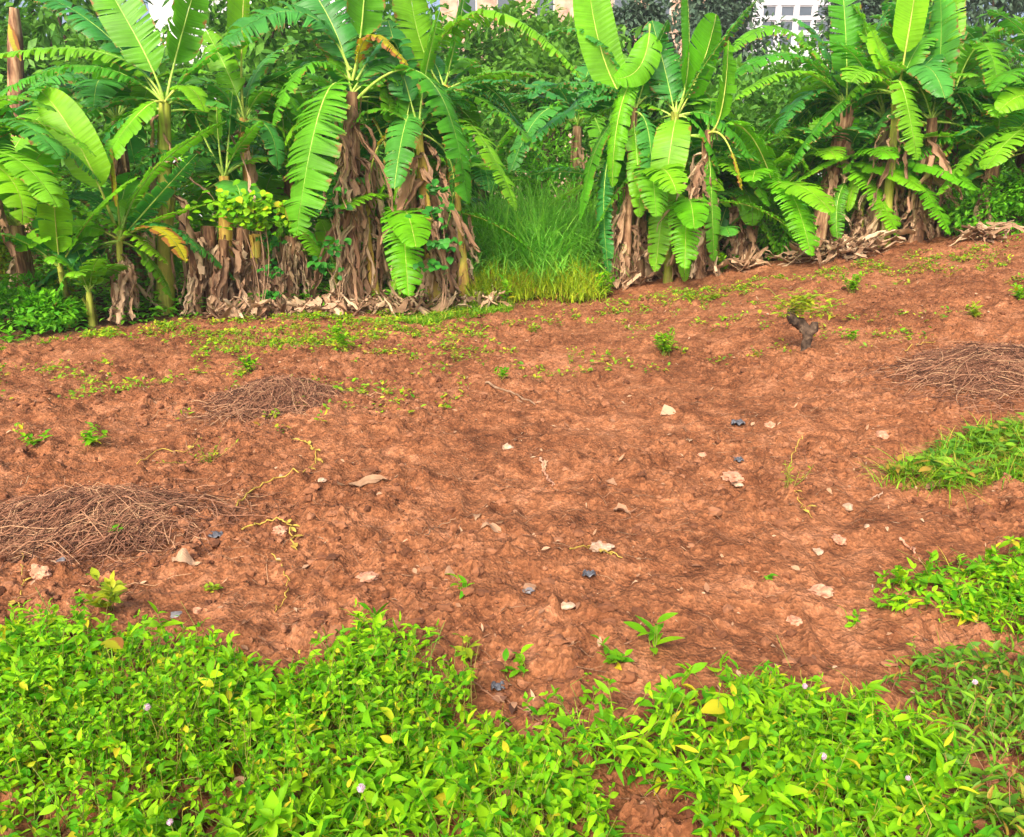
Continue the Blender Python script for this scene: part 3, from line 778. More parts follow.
banana('banana plant with one broad rounded green leaf hanging flat in front', (668, 280), (676, 112), (.08, .05), 'stem_green', [
    D(s=(676, 118), m=(672, 138, -.4), t=(664, 194, -.5), w=.46, mat='mid', tear=.05, pet=.12, droop=.15, fold=.05, label='broad rounded green leaf'),
    D(m=(664, 200, -.25), t=(655, 272, -.35), w=.36, mat='mid', tear=.5, pet=.3, droop=.5),
    D(m=(680, 205, -.2), t=(685, 282, -.3), w=.30, mat='mid', tear=.2, pet=.45, droop=.2),
    D(m=(688, 60, 0), t=(684, -30, .1), w=.5, mat='mid', tear=.0, roll=1.2, pet=.2, droop=.15),
    D(m=(700, 70, .1), t=(716, 14, .2), w=.6, mat='bright', tear=.05, roll=1.3, pet=.2, droop=.2),
    D(m=(665, 70, .1), t=(652, 20, .3), w=.5, mat='dark', tear=.7, roll=.6),
    D(m=(660, 95, .2), t=(636, 120, .2), w=.4, mat='dark', tear=.7),
    D(m=(706, 62, -.3), t=(756, 0, -.5), w=.3, mat='dark', tear=.95, droop=1.1),
    D(m=(700, 128, -.1), t=(720, 175, -.2), w=.4, mat='mid', tear=.4)],
    extra=3, xaz=BACK, skirt=7, skirt_rng=(.2, .6), skl=(.4, .8), seed=12)
banana('dead dry banana trunk with crumpled tan sheaths, right beside the broad rounded leaf', (700, 278), (708, 130), fill=3, r=(.08, .05), stem='stem_dry', leaves=[
    D(m=(722, 105, -.1), t=(728, 40, .1), w=.5, mat='bright', tear=.1, roll=1.2, pet=.15),
    D(m=(726, 140, -.25), t=(742, 190, -.4), w=.1, mat='yell', tear=.8, pet=.5),
    D(m=(712, 205, -.15), t=(714, 262, -.2), w=.3, mat='mid', tear=.5, pet=.2)],
    extra=1, xaz=BACK, skirt=20, skirt_rng=(.3, .9), skl=(.6, 1.1), seed=13, deadmats=('dead', 'dead_pale'))
banana('low banana plant with a pointed upright green leaf, right of the dead dry trunk', (744, 266), (740, 178), fill=2, r=(.08, .05), stem='stem_dry', leaves=[
    D(s=(748, 212, -.15), m=(772, 196, -.25), t=(800, 171, -.3), w=.18, mat='bright', tear=0, roll=.7, pet=.05, droop=.5, label='pointed upright green leaf'),
    D(m=(776, 138, -.1), t=(826, 158, -.3), w=.36, mat='mid', tear=.5, pet=.05),
    D(m=(770, 165, -.25), t=(792, 232, -.5), w=.36, mat='mid', tear=.95, droop=.5),
    D(m=(750, 200, -.35), t=(752, 226, -.45), w=.4, mat='mid', tear=.1),
    D(m=(768, 232, -.2), t=(786, 268, -.3), w=.3, mat='mid', tear=.8),
    D(m=(716, 155, -.1), t=(704, 185, -.25), w=.3, mat='dark', tear=.6)],
    extra=2, xaz=BACK, skirt=14, skirt_rng=(.3, .9), skl=(.35, .7), seed=14, deadmats=('dead', 'dead_pale'))
# --- right clump on the rise
banana('tall banana plant with a leaning bare pinkish-brown trunk above the heap of dry leaves', (812, 256), (848, 106), (.14, .115), 'stem_dry', [
    D(m=(795, 55, -.3), t=(726, 82, -.7), w=.46, mat='mid', tear=.7, droop=1.0, roll=.2),
    D(m=(800, 72, -.5), t=(734, 100, -.9), w=.42, mat='mid', tear=.9, droop=1.0),
    D(m=(790, 32, 0), t=(728, 54, -.2), w=.44, mat='mid', tear=.9, droop=1.0, roll=.3),
    D(m=(846, 40, -.1), t=(840, -40, .1), w=.44, mat='mid', tear=.4, roll=1.3, pet=.15, droop=.3),
    D(m=(862, 60, .1), t=(890, 6, .3), w=.5, mat='dark', tear=.8, roll=.6),
    D(m=(812, 92, -.2), t=(775, 135, -.4), w=.42, mat='dark', tear=.8),
    D(m=(872, 84, -.2), t=(900, 110, -.35), w=.4, mat='mid', tear=.8),
    D(m=(820, 40, .3), t=(790, 20, .5), w=.46, mat='dark', tear=.8)],
    extra=4, xaz=BACK, skirt=7, skirt_rng=(.5, .95), skl=(.35, .7), seed=15)
banana('banana plant with a squared-off pale green leaf standing upright at upper right', (884, 246), (898, 92), (.09, .06), 'stem_green', [
    D(m=(906, 46, -.1), t=(922, -50, 0), w=.44, mat='bright', tear=0, roll=1.35, pet=.3, droop=.1, fold=.1, label='squared-off pale green leaf standing upright'),
    D(s=(894, 84), m=(904, 92, -.35), t=(917, 160, -.55), w=.42, mat='mid', tear=.97, droop=.8),
    D(m=(886, 66, .1), t=(872, 30, .2), w=.4, mat='bright', tear=.3, pet=.3, roll=.5),
    D(m=(922, 72, 0), t=(945, 62, 0), w=.4, mat='dark', tear=.8),
    D(m=(930, 60, .2), t=(965, 30, .4), w=.46, mat='dark', tear=.8)],
    extra=3, xaz=BACK, skirt=10, skirt_rng=(.2, .9), seed=16)
banana('young pale green banana plant with upright narrow leaves just behind the heap of dry leaves', (862, 246), (862, 205), fill=1, r=(.04, .03), stem='stem_green', leaves=[
    D(m=(866, 168, -.05), t=(872, 138, 0), w=.2, mat='bright', tear=.2, roll=1.2, pet=.2),
    D(m=(856, 175, -.1), t=(848, 212, -.2), w=.2, mat='bright', tear=.2, s=(868, 152)),
    D(m=(834, 160, -.2), t=(796, 182, -.4), w=.2, mat='mid', tear=.1, s=(858, 156)),
    D(m=(872, 180, -.1), t=(878, 215, -.2), w=.2, mat='bright', tear=.3, s=(870, 152)),
    D(m=(838, 200, -.15), t=(838, 244, -.3), w=.24, mat='mid', tear=.9, s=(852, 176)),
    D(m=(885, 170, -.1), t=(897, 205, -.1), w=.2, mat='mid', tear=.4)],
    skirt=10, skirt_rng=(.5, 1), skl=(.2, .5), seed=17)
banana('banana plant with a thick tan trunk bent at its foot, by the pale young plant', (915, 240), (932, 118), (.11, .075), 'stem_dry', [
    D(m=(915, 80, -.1), t=(880, 60, -.2), w=.44, mat='mid', tear=.8),
    D(m=(940, 60, .1), t=(940, -10, .3), w=.5, mat='dark', tear=.6, roll=1),
    D(m=(958, 92, -.1), t=(985, 118, -.2), w=.42, mat='dark', tear=.8),
    D(m=(900, 105, .1), t=(875, 135, 0), w=.42, mat='dark', tear=.8)],
    extra=4, xaz=BACK, skirt=14, skirt_rng=(.2, .9), skl=(.5, 1.0), seed=18, bend=.05, deadmats=('dead', 'dead_pale'))
banana('banana plant with a slim straight trunk and wide drooping leaves, last trunk at right', (938, 236), (950, 98), (.06, .05), 'stem_dry', [
    D(m=(982, 44, -.3), t=(1000, 104, -.6), w=.62, mat='mid', tear=.85, droop=.6),
    D(m=(985, 36, .1), t=(1050, 22, 0), w=.5, mat='mid', tear=.9, droop=1.1, roll=.3),
    D(m=(980, 60, .2), t=(1040, 60, .1), w=.46, mat='dark', tear=.9),
    D(m=(945, 45, .1), t=(950, -30, .3), w=.5, mat='mid', tear=.4, roll=1.1),
    D(m=(975, 115, -.2), t=(1010, 160, -.45), w=.42, mat='mid', tear=.9, droop=.9, s=(945, 128)),
    D(m=(972, 134, -.2), t=(1000, 150, -.4), w=.4, mat='mid', tear=.9, droop=.9, s=(938, 150)),
    D(m=(918, 185, .05), t=(912, 228, 0), w=.26, mat='mid', tear=.9)],
    extra=3, xaz=BACK, skirt=8, skirt_rng=(.3, .9), skl=(.5, 1.0), seed=19)
banana('small bright banana sucker with one pointed leaf among the shrubs at the right edge', (992, 230), (990, 182), fill=1, r=(.035, .025), stem='stem_green', leaves=[
    D(m=(975, 178, -.1), t=(964, 158, -.1), w=.26, mat='bright', tear=0, roll=1.2, pet=.1),
    D(m=(1000, 170, 0), t=(1002, 148, .1), w=.2, mat='bright', tear=.1, roll=1.2),
    D(m=(1010, 178, -.1), t=(1034, 190, -.2), w=.3, mat='mid', tear=.4),
    D(m=(985, 200, -.15), t=(978, 224, -.2), w=.24, mat='mid', tear=.4)], extra=2, xL=(.5, .8), seed=20)
banana('banana plant with broad leaves coming in from the right edge above the shrubs', (1075, 222), (1060, 110), (.1, .07), 'stem_dry', [
    D(m=(1030, 70, -.2), t=(992, 92, -.5), w=.5, mat='mid', tear=.6),
    D(m=(1028, 95, -.3), t=(998, 112, -.5), w=.4, mat='bright', tear=.2, roll=.7),
    D(m=(1020, 130, -.4), t=(985, 170, -.8), w=.46, mat='mid', tear=.8),
    D(m=(1030, 40, 0), t=(985, 10, 0), w=.5, mat='dark', tear=.8)],
    extra=4, xaz=(.1, PI), skirt=8, seed=21)
banana('banana plant off the left edge whose torn leaves reach over the low shrub', (-55, 338), (-30, 150), (.12, .07), 'stem_dry', [
    D(m=(10, 120, -.2), t=(62, 160, -.4), w=.44, mat='dark', tear=.8),
    D(m=(15, 158, -.4), t=(58, 208, -.7), w=.44, mat='mid', tear=.8),
    D(m=(0, 100, .1), t=(55, 112, .1), w=.42, mat='mid', tear=.5),
    D(m=(12, 180, -.5), t=(22, 225, -.7), w=.4, mat='bright', tear=.8)],
    extra=4, xaz=(-.5, PI), skirt=8, seed=22, hide_base=8.9)

for i, (bx, cx, Yo, Ht, wh) in enumerate([(60, 62, .7, .75, 'left of the leftmost young plant'), 
        (322, 318, .9, .8, 'between the short thick dry trunk and the tallest central plant'), (392, 396, .7, .9, 'behind the slim young plant of the central clump'), 
        (652, 650, .6, 1.0, 'between the folded drooping leaf and the broad rounded leaf'), (728, 726, .6, .8, 'between the dead dry trunk and the pointed leaf'), (792, 790, .8, 1.0, 'right of the pointed leaf'), (838, 834, .5, .9, 'behind the heap of tan leaves, under the leaning trunk'),
        (905, 903, .5, .8, 'between the squared-off leaf and the bent tan trunk'), (968, 970, .6, 1.0, 'right of the last slim trunk'), (22, 20, 1.0, 1.3, 'above the low shrub at the left edge')]):
    rng = random.Random(300 + i); gx = ground_at(bx, float(np.interp(bx, [a for a, b in EDGE_PX], [b for a, b in EDGE_PX])), False); B = drop(gx[0], gx[1] + Yo)
    root = thing('banana_plant', 'low young banana sucker ' + wh, 'banana plant', B, 'young banana suckers between the trunks')
    Ht *= 1.25; Cr = B + np.array([rng.uniform(-.05, .05), 0, Ht * .4]); pseudostem(root, B, Cr, .045, .03, 'stem_green', rng)
    for j in range(8):
        rand_leaf(root, Cr, 2 * PI * (j + rng.uniform(-.3, .3)) / 8, rng.uniform(.7, 1.35), Ht * rng.uniform(.8, 1.2), rng.uniform(.26, .38), rng.uniform(.3, .7), rng.choice(['bright', 'mid', 'mid', 'bright', 'dark']), rng.choice([.1, .4, .8, .95]), rng, petr=.014)

clump = next(o for o in bpy.data.objects if o.get('label', '').startswith('thick clump of cut'))
rng = random.Random(77)
for (bx, by, tx, ty, rr, mt) in [(196, 314, 194, 232, .075, 'stem_dry'), (210, 312, 209, 226, .085, 'stem_dry'), (240, 312, 243, 228, .085, 'stem_dry'), (254, 310, 257, 234, .075, 'stem_yellow'), (222, 316, 224, 240, .06, 'stem_dry')]:
    b = ground_at(bx, by); tp = at(tx, ty, b[1] + .05); st, pts = pseudostem(clump, b, tp, rr, rr * .85, mt, rng)
    for q in range(9):
        P = pts[int(rng.uniform(.45, 1) * 14)]; dead_leaf(clump, P, rng.uniform(-PI, 0) if q % 2 else rng.uniform(0, 2 * PI), rng.uniform(.35, .75), rng.uniform(.05, .14), rng.choice(['dead', 'dead', 'dead_pale']), rng)
# --- second row, shaded, seen between the front plants: three proven forms, copied
def copy_thing(o, name=None):
    c = o.copy(); COL.objects.link(c)
    for ch in o.children:
        d = ch.copy(); COL.objects.link(d); d.parent = c
        for g in ch.children:
            e = g.copy(); COL.objects.link(e); e.parent = d
    return c

def proto(seed, Ht, n, mats):
    rng = random.Random(seed)
    root = thing('banana_plant', None, 'banana plant', (0, 40, 0), 'shaded banana plants behind the front row')
    B = np.array([0, 40.0, float(ground_h(0, 40))]); root.location = B
    C = B + np.array([rng.uniform(-.15, .15), rng.uniform(-.15, .15), Ht])
    st, pts = pseudostem(root, B, C, .11, .07, 'stem_dry', rng)
    for i in range(n):
        az = 2 * PI * i / n * 1.0 + rng.uniform(-.3, .3)
        el = rng.uniform(.45, 1.3); L = rng.uniform(1.5, 2.3)
        rand_leaf(root, C, az, el, L, rng.uniform(.42, .58), rng.uniform(.35, .95) * (1.4 - el * .5), rng.choice(mats), rng.choice([.3, .6, .9, .95]), rng)
    for i in range(16 if Ht > 1.2 else 6):
        P = pts[int(rng.uniform(.35, 1) * 14)]; dead_leaf(root, P, rng.uniform(0, 2 * PI), rng.uniform(.5, 1.1), rng.uniform(.05, .16), 'dead', rng)
    return root
PROTO = [proto(501, 1.5, 15, ['mid', 'mid', 'dark']), proto(502, 2.1, 15, ['dark', 'mid']), proto(503, 1.0, 14, ['mid', 'dark', 'bright'])]
SECOND = [(-6.3, 10.6, 'behind the left edge plant'), (-5.0, 11.4, 'behind the leftmost young plant'), (-3.9, 12.2, 'behind the fan of yellow petioles at left'),
          (-2.9, 11.5, 'behind the clump of cut trunks'), (-1.9, 12.4, 'behind the tallest central plant, on its left'), (-1.2, 11.6, 'right behind the tallest central plant'),
          (-.45, 14.6, 'behind the long arched leaf'), (1.0, 15.0, 'behind the tall grass, on its right side'), (1.7, 11.8, 'behind the plant with the drooping yellow-green leaf'),
          (2.5, 12.6, 'behind the broad rounded leaf'), (3.1, 13.4, 'behind the low plant with the pointed leaf'), (4.2, 13.0, 'behind the leaning pinkish-brown trunk'),
          (5.1, 12.2, 'behind the squared-off pale leaf'), (6.0, 13.2, 'behind the bent tan trunk'), (6.9, 12.0, 'behind the shrubs at the right edge'),
          (-4.6, 14.0, 'far back at upper left, over the torn arching leaves'), (-2.6, 14.6, 'far back behind the yellow stem at left'), (2.0, 15.0, 'far back above the drooping yellow-green leaf'),
          (-5.6, 9.9, 'with low fronds behind the leftmost young plant'), (-3.3, 11.6, 'with fronds low behind the creeper-topped cut trunks'), (-2.3, 11.6, 'close behind the short thick dry trunk'), (-1.5, 11.2, 'close behind the pale twisted dead leaves'), (2.3, 11.9, 'close behind the dead dry trunk with tan sheaths'), (3.35, 12.3, 'close behind the pointed upright leaf'), (4.6, 12.6, 'close behind the pale young plant'), (6.2, 11.6, 'close behind the last slim trunk'),
          (5.6, 15.4, 'far back at upper right below the grey-green tree')]
HIDDEN_OK = True
for i, (x, y, wh) in enumerate(SECOND):
    k = (2 if 'low' in wh or 'close' in wh else 1 if 'right behind' in wh else 0 if 'drooping yellow' in wh else i % 3); o = PROTO[k] if i < 3 else copy_thing(PROTO[k])
    o.location = (x, y, float(ground_h(x, y))); o.rotation_euler[2] = RNG.uniform(0, 6.28)
    s = RNG.uniform(.85, 1.15); o.scale = (s, s, s)
    o['label'] = 'shaded banana plant ' + wh

# ------------------------------------------------------------------ weeds, shrubs, ground cover
def rand_dirs(az, el):
    return np.stack([np.cos(az) * np.cos(el), np.sin(az) * np.cos(el), np.sin(el)], 1)

def weed_patch(name, label, poly, dens, hgt, leafL, mats=('weed', 'stalk'), nl=8, elong=2.1, thin=None, region=None, cat='weeds', grass=0.0):
    """leafy ground cover inside a patch of the field"""
    pw = np.array([ground_at(a, b, False)[:2] if b < 1e4 else (0, 0) for a, b in poly])
    x0, y0 = pw.min(0); x1, y1 = pw.max(0)
    n = int((x1 - x0) * (y1 - y0) * dens)
    x = NR.uniform(x0, x1, n); y = NR.uniform(y0, y1, n)
    wob = .10 * (vnoise(x * 4, y * 4, 71) - .5) + .10 * (vnoise(x * 11, y * 11, 72) - .5)
    wob2 = .10 * (vnoise(x * 4, y * 4, 73) - .5) + .10 * (vnoise(x * 11, y * 11, 74) - .5)
    k = in_poly(x + wob, y + wob2, [tuple(p) for p in pw])
    pw_ = [tuple(p) for p in pw]; inner = in_poly(x + wob, y + wob2 + .22, pw_)
    k &= inner | (NR.random(n) < .34)
    k &= NR.random(n) < np.clip(.42 + 1.5 * (vnoise(x * 5.5, y * 5.5, 75) - .15), .2, 1)
    if thin is not None:
        px, py = project(np.stack([x, y, base_h(x, y)], 1))
        k &= NR.random(n) < thin(px, py, x, y)
    x, y = x[k], y[k]; n = len(x)
    z = ground_h(x, y)
    hv = hgt * np.where(inner[k], 1.0, .7) * (.40 + 1.1 * vnoise(x * 2.9, y * 2.9, 60)) * NR.uniform(.5, 1.4, n)
    A = np.stack([x, y, z - .01], 1)
    lean = NR.normal(0, .28, (n, 2)) * hv[:, None]
    B = A + np.concatenate([lean, hv[:, None]], 1)
    mb = MB()
    stem_field(mb, A, B, .0016, NR.normal(0, .02, n), mi=1)
    az0 = NR.uniform(0, 2 * PI, n)
    kind = vnoise(x * 2.6, y * 2.6, 64) + NR.normal(0, .12, n)          # habit drifts from clump to clump
    elo = np.where(kind < .40, elong * 1.75, np.where(kind < .62, elong, elong * .82)) * NR.uniform(.85, 1.25, n)
    lsz = leafL * np.where(kind < .40, .95, np.where(kind < .62, 1.0, .62)) * (1 + .4 * (vnoise(x * 9, y * 9, 62) > .76))
    for j in range(nl):
        f = NR.uniform(.2, 1.0, n) if j < nl - 2 else np.full(n, .98)
        P = A + (B - A) * f[:, None]
        az = az0 + j * 2.4 + NR.normal(0, .5, n)
        el = NR.uniform(-.25, 1.0, n) + .35 * (f > .95)
        Ln = lsz * NR.uniform(.5, 1.35, n) * (1.15 - .35 * (f > .9))
        D = rand_dirs(az, el)
        U = np.tile([[0, 0, 1.0]], (n, 1)) + NR.normal(0, .38, (n, 3))
        s = NR.random(n) < .85
        leaf_field(mb, P[s], D[s], U[s], Ln[s], (Ln / elo)[s], NR.uniform(0, .75, n)[s], NR.uniform(.05, .75, n)[s], 5)
    q = NR.random(n) < .05; mq = q.sum(); aq = NR.uniform(0, 6.28, mq); lq = NR.uniform(.08, .25, mq)
    stem_field(mb, A[q], A[q] + np.stack([np.cos(aq) * lq, np.sin(aq) * lq, NR.uniform(.02, .18, mq)], 1), .0018, NR.normal(0, .03, mq), mi=1)
    if grass > 0:
        g = NR.random(n) < grass; m = g.sum()
        if m:
            blade_field(mb, A[g] + NR.normal(0, .02, (m, 3)) * [1, 1, 0], NR.uniform(0, 2 * PI, m), NR.uniform(.9, 1.5, m), hgt * NR.uniform(.7, 1.7, m), NR.uniform(.003, .007, m), NR.uniform(.1, .8, m), mi=2)
    o = mb.build(name, [M[mats[0]], M[mats[1]], M['grass']])
    tag(o, label, cat, kind='stuff'); return o

P_LEFT = [(a, b + (26 if b < 760 else 0)) for a, b in [(-420, 598), (0, 603), (60, 612), (120, 614), (180, 632), (240, 652), (285, 664), (335, 640), (370, 614), (425, 628), (455, 668), (500, 688), (540, 702), (572, 742), (582, 790), (600, 850), (640, 960), (500, 1150), (-100, 1150), (-700, 900)]]
weed_patch('ground_weeds', 'dense bright green leafy weeds filling the lower left of the picture', P_LEFT, 1950, .13, .037, nl=9, grass=.3)
P_RIGHT = [(a, b + (22 if b < 700 else 0)) for a, b in [(520, 712), (560, 690), (610, 680), (640, 664), (690, 672), (730, 652), (770, 655), (830, 662), (880, 668), (905, 720), (935, 790), (960, 850), (980, 1100), (720, 1100), (705, 850), (690, 812), (640, 796), (600, 790), (570, 765)]]
weed_patch('ground_weeds', 'bright broad-leaved weeds right of centre above the bare notch at the bottom edge', P_RIGHT, 1450, .13, .042, nl=9, elong=2.0,
           thin=lambda px, py, x, y: np.where((px < 740) & (py < 760), .35, 1.0), grass=.05)
P_CORNER = [(885, 690), (930, 650), (985, 655), (1060, 690), (1300, 760), (1300, 1050), (960, 1050), (930, 800)]
weed_patch('ground_weeds', 'sparse dull weeds with brown stems in the lower right corner', P_CORNER, 1000, .14, .040, ('weed2', 'vine_dry'), nl=8, grass=.2)
P_UR = [(815, 622), (865, 602), (905, 585), (950, 566), (1024, 548), (1220, 510), (1250, 640), (1024, 640), (960, 622), (900, 612)]
weed_patch('ground_weeds', 'trailing leafy weeds on the bare soil at the right edge, below the grassy patch', P_UR, 1500, .11, .040, nl=8, grass=.12,
           thin=lambda px, py, x, y: np.clip((px - 800) / 110, .22, .85))

def grass_patch(name, label, poly, n, L, Wd, mat='grass', bend=(.2, .9), clump=.0, kind='stuff', extra_leaf=0, el=(.7, 1.5), group=None):
    pw = np.array([ground_at(a, b, False)[:2] for a, b in poly]); x0, y0 = pw.min(0); x1, y1 = pw.max(0)
    x = NR.uniform(x0, x1, n * 3); y = NR.uniform(y0, y1, n * 3)
    k = in_poly(x + .12 * (vnoise(x * 5, y * 5, 81) - .5), y + .12 * (vnoise(x * 5, y * 5, 82) - .5), [tuple(p) for p in pw])
    k &= NR.random(len(x)) < np.clip(-.25 + 1.7 * vnoise(x * 6, y * 6, 83), .03, 1)
    x, y = x[k][:n], y[k][:n]; n = len(x)
    mb = MB(); P = np.stack([x, y, ground_h(x, y) - .01], 1)
    blade_field(mb, P, NR.uniform(0, 2 * PI, n), NR.uniform(*el, n), L * NR.uniform(.5, 1.25, n), Wd * NR.uniform(.6, 1.3, n), NR.uniform(*bend, n))
    if extra_leaf:
        s = NR.random(n) < extra_leaf; m = s.sum()
        leaf_field(mb, P[s] + np.array([0, 0, 1]) * (L * .5 * NR.random(m))[:, None], rand_dirs(NR.uniform(0, 6.28, m), NR.uniform(0, .7, m)), np.tile([[0, 0, 1.0]], (m, 1)) + NR.normal(0, .2, (m, 3)), L * .4 * NR.uniform(.6, 1.2, m), L * .2 * NR.uniform(.6, 1.2, m), mi=1)
    o = mb.build(name, [M[mat], M['weed2']]); tag(o, label, 'grass', group, kind); return o

grass_patch('grass', 'patch of fine grass on the bare slope at the right edge', [(872, 482), (890, 465), (935, 450), (985, 434), (1030, 428), (1200, 418), (1220, 480), (1030, 484), (950, 488), (900, 492)], 5200, .20, .007, extra_leaf=.18, el=(.5, 1.5))
grass_patch('grass', 'bright strip of short grass at the foot of the central banana clump', [(396, 326), (415, 311), (450, 304), (508, 300), (512, 312), (470, 318), (425, 329)], 6500, .14, .009, extra_leaf=.1)
grass_patch('grass', 'low yellowed grass strip on the soil under the short thick dry trunk', [(205, 345), (230, 330), (270, 332), (330, 330), (332, 340), (280, 348), (230, 352)], 900, .09, .008, 'weedy', extra_leaf=.4)

# sparse creeping weeds over the far part of the field
def sparse():
    n = 40000
    px = NR.uniform(-60, 1090, n); 
    x = NR.uniform(-6.5, 7, n); y = NR.uniform(3.4, 10.5, n)
    d = edge_y(x) - y
    k = (d > -.1) & (d < 4.6) & (NR.random(n) < np.where(x < -1, 1.15, np.where(x > 2, 1.1, .7)) * (np.exp(-np.clip(d, 0, 9) * .9) * .75 + .11) * sstep(.28, .52, vnoise(x * 1.6, y * 1.6, 99)) * sstep(.36, .7, vnoise(x * 5, y * 5, 98)))
    x, y = x[k], y[k]; n = len(x); mb = MB()
    for j in range(9):
        X = x + NR.normal(0, .035, n); Y = y + NR.normal(0, .035, n)
        P = np.stack([X, Y, ground_h(X, Y) + NR.uniform(0, .05, n)], 1); L = NR.uniform(.018, .05, n)
        mi = [1, 1, 0, 2, 1, 2, 0, 1, 2][j]
        leaf_field(mb, P, rand_dirs(NR.uniform(0, 6.28, n), NR.uniform(-.1, .9, n)), np.tile([[0, 0, 1.0]], (n, 1)) + NR.normal(0, .3, (n, 3)), L, L * .5, mi=mi)
    o = mb.build('sparse_weeds', [M['weed'], M['weedy'], M['weed2']]); tag(o, 'thin yellow-green creeping weeds dotted along the far margin of the soil', 'weeds', kind='stuff')
sparse()

# single weeds
def weed(label, px, py, h, nst, nl, leafL, mat='weed', elong=2.0, spread=.5, name='weed_plant', group='single weeds on the bare soil', cat='weed', stalk='stalk', upright=.9):
    B = ground_at(px, py); root = thing(name, label, cat, B, group)
    st = MB(); lv = MB()
    A = np.tile(B, (nst, 1)) + NR.normal(0, .012, (nst, 3)) * [1, 1, 0] - [0, 0, .01]
    T = A + np.concatenate([NR.normal(0, spread * h * .5, (nst, 2)), (h * NR.uniform(.5, 1.0, nst))[:, None]], 1)
    stem_field(st, A, T, .0022, NR.normal(0, .012, nst))
    for i in range(nst):
        f = np.linspace(.3, 1, nl); P = A[i] + (T[i] - A[i]) * f[:, None]
        az = NR.uniform(0, 6.28) + np.arange(nl) * 2.4; el = NR.uniform(.1, .8, nl) + .3 * (f > .8)
        L = leafL * NR.uniform(.6, 1.2, nl)
        leaf_field(lv, P, rand_dirs(az, el), np.tile([[0, 0, 1.0]], (nl, 1)) + NR.normal(0, .2, (nl, 3)), L, L / elong, NR.uniform(.1, .5, nl), NR.uniform(.1, .5, nl), 6)
    st.build('stem', M[stalk], root); lv.build('leaves', M[mat], root)
    return root

weed('bushy fresh green weed standing alone on the soil right of centre', 665, 355, .24, 16, 16, .05, elong=3)
weed('round bright green weed on the slope just below the heap of dry leaves', 852, 292, .20, 12, 12, .05)
weed('leafy sprout with two large upright leaves at the upper edge of the right weeds', 660, 652, .13, 3, 3, .085, elong=2.6, spread=.3)
weed('small weed with hanging leaves a little left of the two-leaved sprout', 618, 662, .09, 4, 5, .05, spread=.9)
weed('tiny two-leaved seedling on bare soil in the centre foreground', 466, 592, .07, 2, 4, .05, elong=2.4, spread=.2)
weed('bright green weed growing behind the upper dry vine heap', 250, 372, .15, 8, 8, .06)
weed('tall spindly green weed beside the upper dry vine heap, under the central clump', 345, 352, .30, 7, 12, .07)
weed('low dark-green rosette on soil at the left, between the two dry vine heaps', 92, 442, .07, 7, 7, .06, spread=1.4)
weed('small bright weed left of the dark-green rosette at the left', 38, 445, .08, 5, 6, .05, spread=1.0)
weed('yellowish straggling weed in the soil between the two dry vine heaps', 207, 462, .12, 9, 6, .03, 'weedy', elong=3, spread=1.3)
weed('thin yellow weed stalks on the soil left of the grassy patch', 790, 488, .16, 7, 6, .03, 'weedy', elong=4, spread=.6)
weed('small bright sprout near the foot of the gnarled stump, on its right', 852, 340, .10, 5, 6, .05)
weed('yellow-green weed on the slope at far right above the dry brush', 976, 318, .12, 6, 7, .06, 'weedy')
weed('bright weed close to the right edge of the frame, high on the slope', 1018, 300, .16, 7, 8, .06)
weed('slender broad-leaved weed under the right end of the central clump', 506, 305, .38, 3, 7, .13, spread=.25)
weed('leafy bright plant at the foot of the dark shredded trunk', 604, 298, .34, 12, 12, .085)
weed('low leafy plant at the right foot of the broad rounded leaf', 722, 272, .26, 9, 9, .08)
weed('yellow-green tuft right of the small grass strip on the far soil', 532, 333, .09, 6, 6, .04, 'weedy')
weed('pale thin weed on the far soil in front of the grass strip', 455, 362, .20, 4, 8, .035, 'weedy', spread=.4)
weed('small pale green weed beside the long brown stick', 503, 378, .09, 6, 6, .045, 'weed', spread=.8)
weed('yellow seedling with dry stalks on far soil left of the lone bushy weed', 570, 364, .16, 4, 5, .03, 'weedy', spread=.6)
weed('tiny fresh weed in the left dry vine heap', 118, 537, .07, 4, 5, .035)
weed('yellow-green leafy weed at the upper edge of the left weeds', 112, 608, .14, 5, 8, .06, 'weedy', spread=.7)
weed('two-leaved green seedling near the foreground, above the right weeds', 514, 677, .10, 3, 4, .05, spread=.4)
weed('pale green weed poking up at the edge of the left weeds near the centre', 470, 664, .12, 3, 5, .05, 'weedy', spread=.5)
weed('small bright weed on the soil beside the trailing weeds at right', 768, 582, .04, 3, 4, .035)
weed('tiny yellow-green weed below the left dry vine heap', 208, 590, .04, 4, 5, .03, 'weedy', spread=1.2)
weed('low yellow-green weed on the soil left of the gnarled stump', 712, 300, .12, 8, 8, .05, 'weedy', spread=1.2)

# gnarled stump with fresh shoots
B = ground_at(806, 348); t = thing('tree_stump', 'dark gnarled twisted stump with yellow-green shoots on top, alone on the slope', 'stump', B)
Y = B[1]; mb = MB()
pts = np.array([B - [0, 0, .08], at(806, 344, Y), at(809, 334, Y - .02), at(802, 325, Y + .02), at(792, 319, Y), at(791, 309, Y)])
s = np.linspace(0, 1, 26); pp = np.stack([np.interp(s, np.linspace(0, 1, 6), pts[:, k]) for k in range(3)], 1)
tube(mb, pp, np.interp(s, [0, .2, .5, .8, 1], [.058, .036, .046, .042, .025]), 14, True, .24)
tube(mb, [at(808, 333, Y), at(814, 328, Y - .03), at(815, 322, Y - .03)], [.045, .04, .025], 8, True, .1)
mb.build('trunk', M['bark'], t, smooth=True)
lv = MB(); n = 230; c = np.array([at(800, 304, Y)]).repeat(n, 0) + NR.normal(0, 1, (n, 3)) * [.11, .09, .05]
